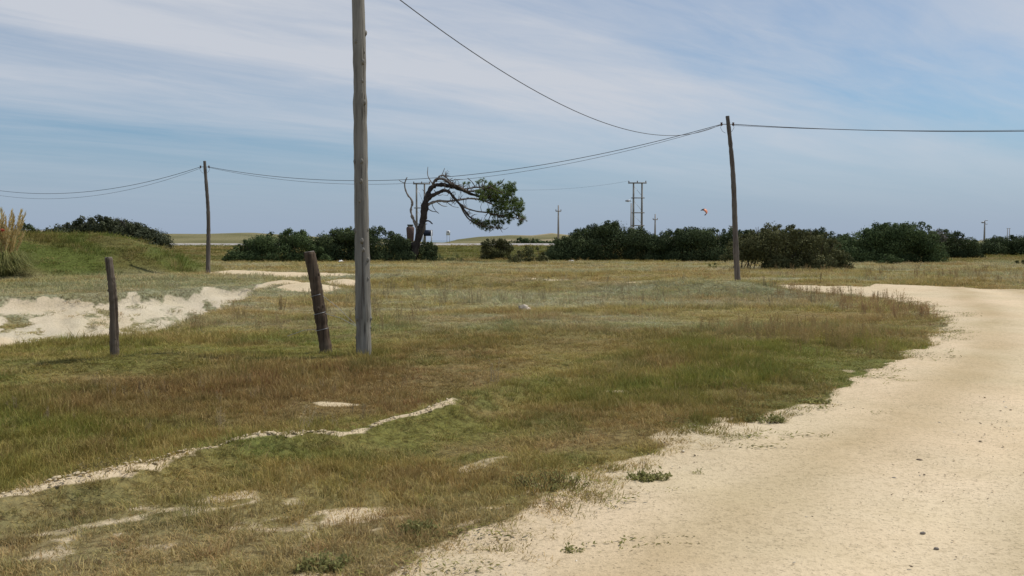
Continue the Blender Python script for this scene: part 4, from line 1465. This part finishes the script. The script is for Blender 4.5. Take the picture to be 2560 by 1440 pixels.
# loose ends of fence wire still hanging from the leaning post
for f, d in ((.40, (.55, -.1, -.22)), (.24, (-.42, .05, -.10)), (.58, (.5, .2, -.5))):
    m = MB(); c = f2x * f; d = np.array(d)
    s_ = np.array([.085 * np.sign(d[0]), -.02, 0])
    m.tube([c + s_, c + s_ + d * .4 + np.array([0, 0, .03]), c + s_ + d], .003, 4, cap=False)
    m.build('loose_wire', M['steel'], fp2)


# ------------------------------------------------------------------ far power line, signs, kite
def frame_pylon(px_l, px_r, top, Y, arm, braces, label, lamp=False):
    l, rr = A(px_l, 600, Y), A(px_r, 600, Y)
    t = A(px_l, top, Y)[2]
    cx = (l[0] + rr[0]) / 2; g = Hs(cx, Y)
    root = empty('power_line_frame', (cx, Y, g)); tag(root, label, 'pylon', 'wooden portal frames of the power line')
    O = np.array([cx, Y, g])
    for x in (l[0], rr[0]):
        m = MB(); m.tube(np.array([(x - cx, 0, -.3), (x - cx, 0, (t - g) * .5), (x - cx, 0, t - g)]), [.17, .14, .115], 10)
        m.build('leg', M['pole'], root, smooth=True)
    a0, a1 = A(arm[0], top + 1, Y), A(arm[1], top + 1, Y)
    m = MB(); m.box(((a0[0] + a1[0]) / 2 - cx, -.16, t - g + .02), (a1[0] - a0[0], .14, .17)); m.build('crossarm', M['pole'], root)
    for q in np.linspace(a0[0] + .1, a1[0] - .1, 3):
        m = MB(); m.tube([(q - cx, -.16, t - g + .1), (q - cx, -.16, t - g + .2), (q - cx, -.16, t - g + .34)], [.05, .08, .05], 8); m.build('insulator', M['ceramic'], root)
    zs = []
    for by in braces:
        z = A(px_l, by, Y)[2]; zs.append(z)
        m = MB(); m.box((0, -.15, z - g), (rr[0] - l[0] + .7, .10, .13)); m.build('brace', M['pole'], root)
    zs = [t] + zs
    for z0, z1 in zip(zs[:-1], zs[1:]):
        m = MB(); m.tube([(l[0] - cx, .1, z0 - g - .3), (rr[0] - cx, .1, z1 - g + .3)], .022, 4); m.build('diagonal_stay', M['steel'], root)
    return root, O, np.array([0, 0, t - g])


fr1, f1o, f1t = frame_pylon(1042, 1062, 460, 124, (1033, 1076), (520, 560), 'two-legged wooden frame standing behind the bent pine')
fr2, f2o, f2t = frame_pylon(1583, 1604, 458, 124, (1570, 1616), (495, 532, 564), 'two-legged wooden ladder-like frame rising from the right thicket')
wire(f1o + f1t + np.array([1.1, -.16, .3]), f2o + f2t + np.array([-1.2, -.16, .3]), 1.2, 'faint far wire between the two wooden frames', .013, group='far power line wires')


def cross_pole(px, top, arm_y, half, Y, label, rad=.13):
    t = A(px, top, Y); z = Hs(t[0], Y)
    root = empty('far_pole', (t[0], Y, z)); tag(root, label, 'pole', 'distant poles with a crossarm')
    h = t[2] - z
    m = MB(); m.tube([(0, 0, -.3), (0, 0, h * .5), (0, 0, h)], [rad * 1.25, rad, rad * .65], 8); m.build('shaft', M['concrete'], root, smooth=True)
    az = A(px, arm_y, Y)[2] - z; hw = half * Y / F_PX
    m = MB(); m.box((0, -.15, az), (2 * hw, .10, .16)); m.build('crossarm', M['concrete'], root)
    for q in (-.9, .9):
        m = MB(); m.tube([(hw * q, -.15, az + .08), (hw * q, -.15, az + .30)], [.07, .05], 6); m.build('insulator', M['ceramic'], root)
    return root


cross_pole(1396, 513, 528, 7, 150, 'far pole with short crossarm right of the pine crown', .15)
cross_pole(1638, 535, 549, 6, 170, 'far thin pole with crossarm right of the ladder-like frame', .15)
cross_pole(1827, 564, 566, 5, 190, 'tiny far pole just left of the leaning pole, above the thicket', .12)


def far_lamp(px, top, Y, label, head, rad=.12, bottom=None):
    t = A(px, top, Y); z = Hs(t[0], Y); h = t[2] - z
    root = empty('lamp_pole', (t[0], Y, z)); tag(root, label, 'lamp post', 'distant lamp poles')
    m = MB(); m.tube([(0, 0, -.3), (0, 0, h * .5), (0, 0, h)], [rad * 1.2, rad, rad * .7], 8); m.build('shaft', M['concrete'], root, smooth=True)
    for (dx, dz, w, hh) in head:
        m = MB(); c = np.array([dx * Y / F_PX, 0, h + dz * Y / F_PX])
        m.tube([np.array([0, 0, c[2] - .1]), c * np.array([.5, 1, 1]), c], [.045, .045, .04], 5); m.build('arm', M['steel'], root)
        m = MB(); d = np.sign(dx) if dx else 1
        m.tube([c + np.array([-.28 * w * d, 0, .03]), c, c + np.array([.3 * w * d, 0, -.02])], [.05 * hh, .13 * hh, .06 * hh], 8); m.build('lamp_head', M['steel'], root, smooth=True)
    return root


far_lamp(1578, 508, 118, 'thin lamp pole with drooping head left of the ladder-like frame', [(-8, 6, 1.2, 1.2), (-4, -62, .8, .7), (5, -62, .8, .7)], .09)
far_lamp(2462, 552, 190, 'far lamp pole with several short arms at the right', [(-4.5, -4, 1.2, 1.5), (4.5, 1, .9, .7), (4.5, -8, .9, .7)], .17)
for i, px in enumerate((2519, 2524)):
    t = A(px, 571, 260); root = empty('far_mast', (t[0], 232, -1.0)); z = t[2]
    t = A(px, 571, 232)
    root.location = (t[0], 232, Hs(t[0], 232)); h = t[2] - Hs(t[0], 232)
    tag(root, ('left' if i == 0 else 'right') + ' one of the two faint thin masts at the far right', 'mast', 'pair of faint far masts')
    m = MB(); m.tube([(0, 0, -.3), (0, 0, h)], [.13, .09], 6); m.build('shaft', M['concrete'], root)
    m = MB(); m.box((.0, 0, h), (.5, .1, .1)); m.build('cap', M['concrete'], root)


def build_signs():
    Y = 108.0
    # brick pillar with a cap
    c = A(1026, 605, Y); g = Hs(c[0], Y)
    root = empty('brick_pillar', (c[0], Y, g)); tag(root, 'brown brick pillar with dark cap left of the bent pine trunk', 'pillar')
    s = Y / F_PX
    zb, zt = A(1026, 604, Y)[2] - g, A(1026, 567, Y)[2] - g
    m = MB(); m.box((0, 0, zb * .5 - .05), (.55, .5, zb + .2)); m.build('plinth', M['plinth'], root)
    b0, b1 = 7.5 * s, 9.2 * s
    V = [(-b0, -.3, zb), (b0, -.3, zb), (b0, .3, zb), (-b0, .3, zb), (-b1, -.36, zt - .2), (b1, -.36, zt - .2), (b1, .36, zt - .2), (-b1, .36, zt - .2),
         (-b1 * .82, -.3, zt), (b1 * .82, -.3, zt), (b1 * .82, .3, zt), (-b1 * .82, .3, zt)]
    Q = [(0, 3, 2, 1), (0, 1, 5, 4), (1, 2, 6, 5), (2, 3, 7, 6), (3, 0, 4, 7), (4, 5, 9, 8), (5, 6, 10, 9), (6, 7, 11, 10), (7, 4, 8, 11), (8, 9, 10, 11)]
    m = MB(); m.add(V, None, Q); m.build('body', M['brick'], root)
    m = MB(); m.box((0, 0, zt + .06), (b1 * 1.25, .45, .12)); m.build('neck', M['plinth'], root)
    m = MB(); m.box((0, 0, zt + .2), (b1 * 1.5, .6, .16)); m.build('cap', M['slate'], root)
    # navy board on two white posts
    Y = 106.0; s = Y / F_PX
    c = A(1068, 600, Y); g = Hs(c[0], Y)
    root = empty('notice_board', (c[0], Y, g)); tag(root, 'navy blue board on two white posts right of the pine trunk', 'sign')
    for px in (1057.5, 1079):
        x = A(px, 600, Y)[0] - c[0]; zt = A(px, 576, Y)[2] - g
        m = MB(); m.box((x, -.06, zt / 2 - .1), (.15, .12, zt + .2)); m.build('post', M['white'], root)
    z0, z1 = A(1068, 590, Y)[2] - g, A(1068, 575, Y)[2] - g
    m = MB(); m.box((A(1068.5, 600, Y)[0] - c[0], .06, (z0 + z1) / 2), (26 * s, .08, z1 - z0)); m.build('board', M['navy'], root)
    # small white plate with a round emblem
    Y = 121.0; s = Y / F_PX
    c = A(1120.5, 600, Y); g = Hs(c[0], Y)
    root = empty('road_sign', (c[0], Y, g)); tag(root, 'small white plate with dark round emblem by the coast road', 'sign')
    z0, z1 = A(1120, 588, Y)[2] - g, A(1120, 576, Y)[2] - g
    w = 5 * s; ch = .13
    pr = [(-w, z0), (w, z0), (w, z1 - ch), (w - ch, z1), (-w + ch, z1), (-w, z1 - ch)]
    V = [(x, -.02, z) for x, z in pr] + [(x, .02, z) for x, z in pr]
    n = 6
    m = MB(); m.add(V, [(0, i, i + 1) for i in range(1, n - 1)] + [(n, n + i + 1, n + i) for i in range(1, n - 1)], [(i, n + i, n + (i + 1) % n, (i + 1) % n) for i in range(n)])
    m.build('plate', M['white'], root)
    m = MB(); m.tube([(0, -.022, z1 - .2), (0, -.04, z1 - .2)], .115, 14); m.build('emblem', M['emblem'], root)
    for x in (-.17, .17):
        m = MB(); m.box((x, .05, z0 * .5), (.05, .05, z0 + .4)); m.build('post', M['steel'], root)


build_signs()


def build_kite():
    Y = 330.0
    pts = [(1751.5, 526.5), (1754, 524.6), (1757, 523.4), (1760.5, 523.2), (1764, 525), (1766.6, 528), (1767.6, 531.3), (1766.6, 534.6), (1764, 536.7), (1761.4, 537.3)]
    P = np.array([A(p, q, Y) for p, q in pts])
    w = np.array([.35, .62, .85, 1.0, 1.15, 1.2, 1.15, 1.0, .75, .35])
    c0 = P.mean(0)
    root = empty('kite', c0); tag(root, 'orange kitesurfing kite with dark tips in the sky above the thicket', 'kite')
    T = np.gradient(P, axis=0); T /= np.linalg.norm(T, axis=1)[:, None]
    ch = np.array([-.45, -.75, -.5]); ch /= np.linalg.norm(ch)

    def seg(i0, i1, name, mat):
        V, Q = [], []
        prof = [(0, 0), (.12, .13), (.4, .12), (1.0, .02), (.4, .02), (.12, -.06)]
        for i in range(i0, i1 + 1):
            nrm = np.cross(T[i], ch); nrm /= np.linalg.norm(nrm)
            for a, b in prof:
                V.append(P[i] - c0 + ch * (a - .35) * w[i] * 1.5 + nrm * b * w[i] * 2.0)
        k = len(prof)
        for i in range(i1 - i0):
            for j in range(k):
                Q.append((i * k + j, i * k + (j + 1) % k, (i + 1) * k + (j + 1) % k, (i + 1) * k + j))
        m = MB(); m.add(V, [(0, q, q + 1) for q in range(1, k - 1)] + [((i1 - i0) * k, (i1 - i0) * k + q + 1, (i1 - i0) * k + q) for q in range(1, k - 1)], Q)
        m.build(name, mat, root)
    seg(0, 3, 'tip', M['black']); seg(3, 7, 'canopy', M['orange']); seg(7, 9, 'tip', M['black'])


build_kite()


def build_hut():
    Y = 205.0; s = Y / F_PX
    c = A(2467, 606, Y); g = Hs(c[0], Y) - .2
    root = empty('white_hut', (c[0], Y, g)); tag(root, 'tiny low white hut seen in the gap beside the far lamp pole', 'hut')
    zt = A(2467, 600.5, Y)[2] - g; hw = 11 * s
    m = MB(); m.box((0, 0, zt * .5), (2 * hw, 2.4, zt)); m.build('wall', M['white'], root)
    V = [(-hw - .1, -1.4, zt + .005), (hw + .1, -1.4, zt + .005), (hw + .1, 1.4, zt + .005), (-hw - .1, 1.4, zt + .005), (-hw - .1, 0, zt + .22), (hw + .1, 0, zt + .22)]
    m = MB(); m.add(V, [(0, 4, 3), (1, 2, 5)], [(0, 1, 5, 4), (2, 3, 4, 5), (0, 3, 2, 1)]); m.build('roof', M['white'], root)
    m = MB(); m.box((-.35, -1.215, zt * .42), (.5, .03, zt * .7)); m.build('door', M['roof'], root)
    m = MB(); m.box((.4, -1.215, zt * .6), (.4, .03, zt * .35)); m.build('window', M['glass'], root)
    # dark block beside it
    Y = 200.0; s = Y / F_PX
    c = A(2483, 600, Y); g = Hs(c[0], Y)
    root = empty('dark_billboard', (c[0], Y, g)); tag(root, 'tiny dark blue panel beside the far white hut', 'sign')
    z0, z1 = A(2483, 599.5, Y)[2] - g, A(2483, 594, Y)[2] - g
    m = MB(); m.box((0, 0, (z0 + z1) / 2), (9 * s, .1, z1 - z0)); m.build('panel', M['navy'], root)
    for x in (-3 * s, 3 * s):
        m = MB(); m.box((x, .1, z0 / 2 + .05), (.1, .08, max(.2, z0 + .3))); m.build('post', M['white'], root)


build_hut()


# ------------------------------------------------------------------ small things in the grass
def crumple(name, px, py, size, mat, label, cat, seed, dims=(1, .7, .5), group=None, bump=.35):
    r = np.random.default_rng(seed)
    p = G(px, py); z = Hs(p[0], p[1])
    k1, k2 = 8, 12
    V = [(0, 0, 1.0)]
    for i in range(1, k1):
        th = math.pi * i / k1
        for j in range(k2):
            a = 2 * math.pi * j / k2
            V.append((math.sin(th) * math.cos(a), math.sin(th) * math.sin(a), math.cos(th)))
    V.append((0, 0, -1.0))
    V = np.array(V); V = V * (1 + bump * (r.random((len(V), 1)) - .5) * 2) * np.array(dims) * size
    V[:, 2] = np.maximum(V[:, 2], -.25 * size * dims[2]) + .2 * size * dims[2]
    T = [(0, 1 + j, 1 + (j + 1) % k2) for j in range(k2)]; e = len(V) - 1; o0 = 1 + (k1 - 2) * k2
    T += [(e, o0 + (j + 1) % k2, o0 + j) for j in range(k2)]
    Q = [(1 + i * k2 + j, 1 + (i + 1) * k2 + j, 1 + (i + 1) * k2 + (j + 1) % k2, 1 + i * k2 + (j + 1) % k2) for i in range(k1 - 2) for j in range(k2)]
    m = MB(); m.add(V, T, Q); o = m.build(name, mat)
    o.location = (p[0], p[1], z + .002); tag(o, label, cat, group)
    return o


crumple('plastic_bag', 852, 656, .24, M['bag'], 'white plastic bag lying in the grass left of the near grey pole', 'bag', 70)
crumple('plastic_bag', 1427, 655, .22, M['bag'], 'white plastic bag lying in front of the dark thicket', 'bag', 71)
crumple('driftwood_stump', 1312, 779, .17, M['bone'], 'small bleached stump lying alone in the middle of the field', 'driftwood', 72, (1.0, .6, .62), bump=.45)
for i, (px, py, sz, lb) in enumerate(((2235, 1193, .017, 'largest dark stone lying alone on the gravel road'), (2307, 1337, .012, 'dark stone low on the road near the right edge of view'),
                                      (1824, 1128, .014, 'small dark stone at the road verge by the green weeds'), (2341, 1376, .011, 'dark pebble nearest the bottom right of the road'),
                                      (1735, 1182, .016, 'dark flat clod on the gravel edge beside a weed'))):
    crumple('stone', px, py, sz, M['stone'], lb, 'stone', 80 + i, (1.2, .9, .7), 'dark stones on the road', bump=.2)


def weed(px, py, w, d, h, n, mat, label, name, cat, seed, leaf=.022, group=None, upright=.5):
    r = np.random.default_rng(seed)
    p = G(px, py); z = Hs(p[0], p[1]); base = np.array([p[0], p[1], z])
    root = empty(name, base); tag(root, label, cat, group)
    st = MB(); C, NN = [], []
    for k in range(n):
        a = r.random() * 6.283; q = math.sqrt(r.random())
        b = np.array([w * q * math.cos(a) * .75, d * q * math.sin(a) * .75, -.01])
        t = b + np.array([math.cos(a) * w * .35 * r.random(), math.sin(a) * d * .35 * r.random(), h * r.uniform(.35, 1.0) * (1 - .35 * q)])
        m = (b + t) / 2 + r.normal(0, .012, 3)
        st.tube([b, m, t], [.0035, .003, .0015], 4, cap=False)
        for f in np.linspace(.25, 1, 7):
            c = b + (t - b) * f
            for _ in range(2):
                C.append(c + r.normal(0, .014, 3)); v = r.normal(size=3) + np.array([0, 0, upright]); NN.append(v / np.linalg.norm(v))
    st.build('stems', M['dryweed'], root)['kind'] = 'stuff'
    V, Q = leaf_quads(np.array(C), np.array(NN), leaf, r, .55)
    V[:, 2] = np.maximum(V[:, 2], .003)
    o = obj_np('leaves', V, Q, mat, root)
    attr_f(o.data, 'tint', np.clip(r.normal(.5, .25, len(Q)), 0, 1), 'FACE')
    return root


WG = 'weeds growing along the gravel verge'
weed(300, 1128, .34, .22, .21, 110, M['dryweed'], 'yellow dry branching weed behind the sandy step, lower left', 'dry_weed', 'weed', 90, .022)
weed(1375, 1226, .29, .13, .13, 60, M['weed'], 'broad dark dry-stemmed weed on the sandy verge, lower middle', 'verge_weed', 'weed', 91, .016, WG)
weed(1612, 1202, .16, .10, .06, 44, M['weed'], 'low dense green weed at the edge of the gravel', 'verge_weed', 'weed', 92, .026, WG)
weed(805, 1418, .13, .09, .08, 45, M['weed'], 'grey-green weed at the bottom edge of the sandy verge', 'verge_weed', 'weed', 93, .022, WG)
weed(1040, 1325, .11, .06, .09, 30, M['weed'], 'thin straggly weed left of the gravel near the bottom', 'verge_weed', 'weed', 94, .02, WG)
weed(1910, 1052, .22, .10, .07, 50, M['weed'], 'flat green weed mat where the verge narrows', 'verge_weed', 'weed', 95, .024, WG)
weed(1430, 1375, .07, .03, .03, 22, M['weed'], 'small flat green weed out on the gravel near the bottom', 'verge_weed', 'weed', 96, .02, WG)
weed(1742, 1183, .06, .03, .03, 18, M['weed'], 'tiny dark weed alone on the gravel', 'verge_weed', 'weed', 97, .018, WG)
weed(2030, 1000, .20, .10, .05, 44, M['weed'], 'green weed mat on the gravel edge right of the verge weeds', 'verge_weed', 'weed', 98, .026, WG)
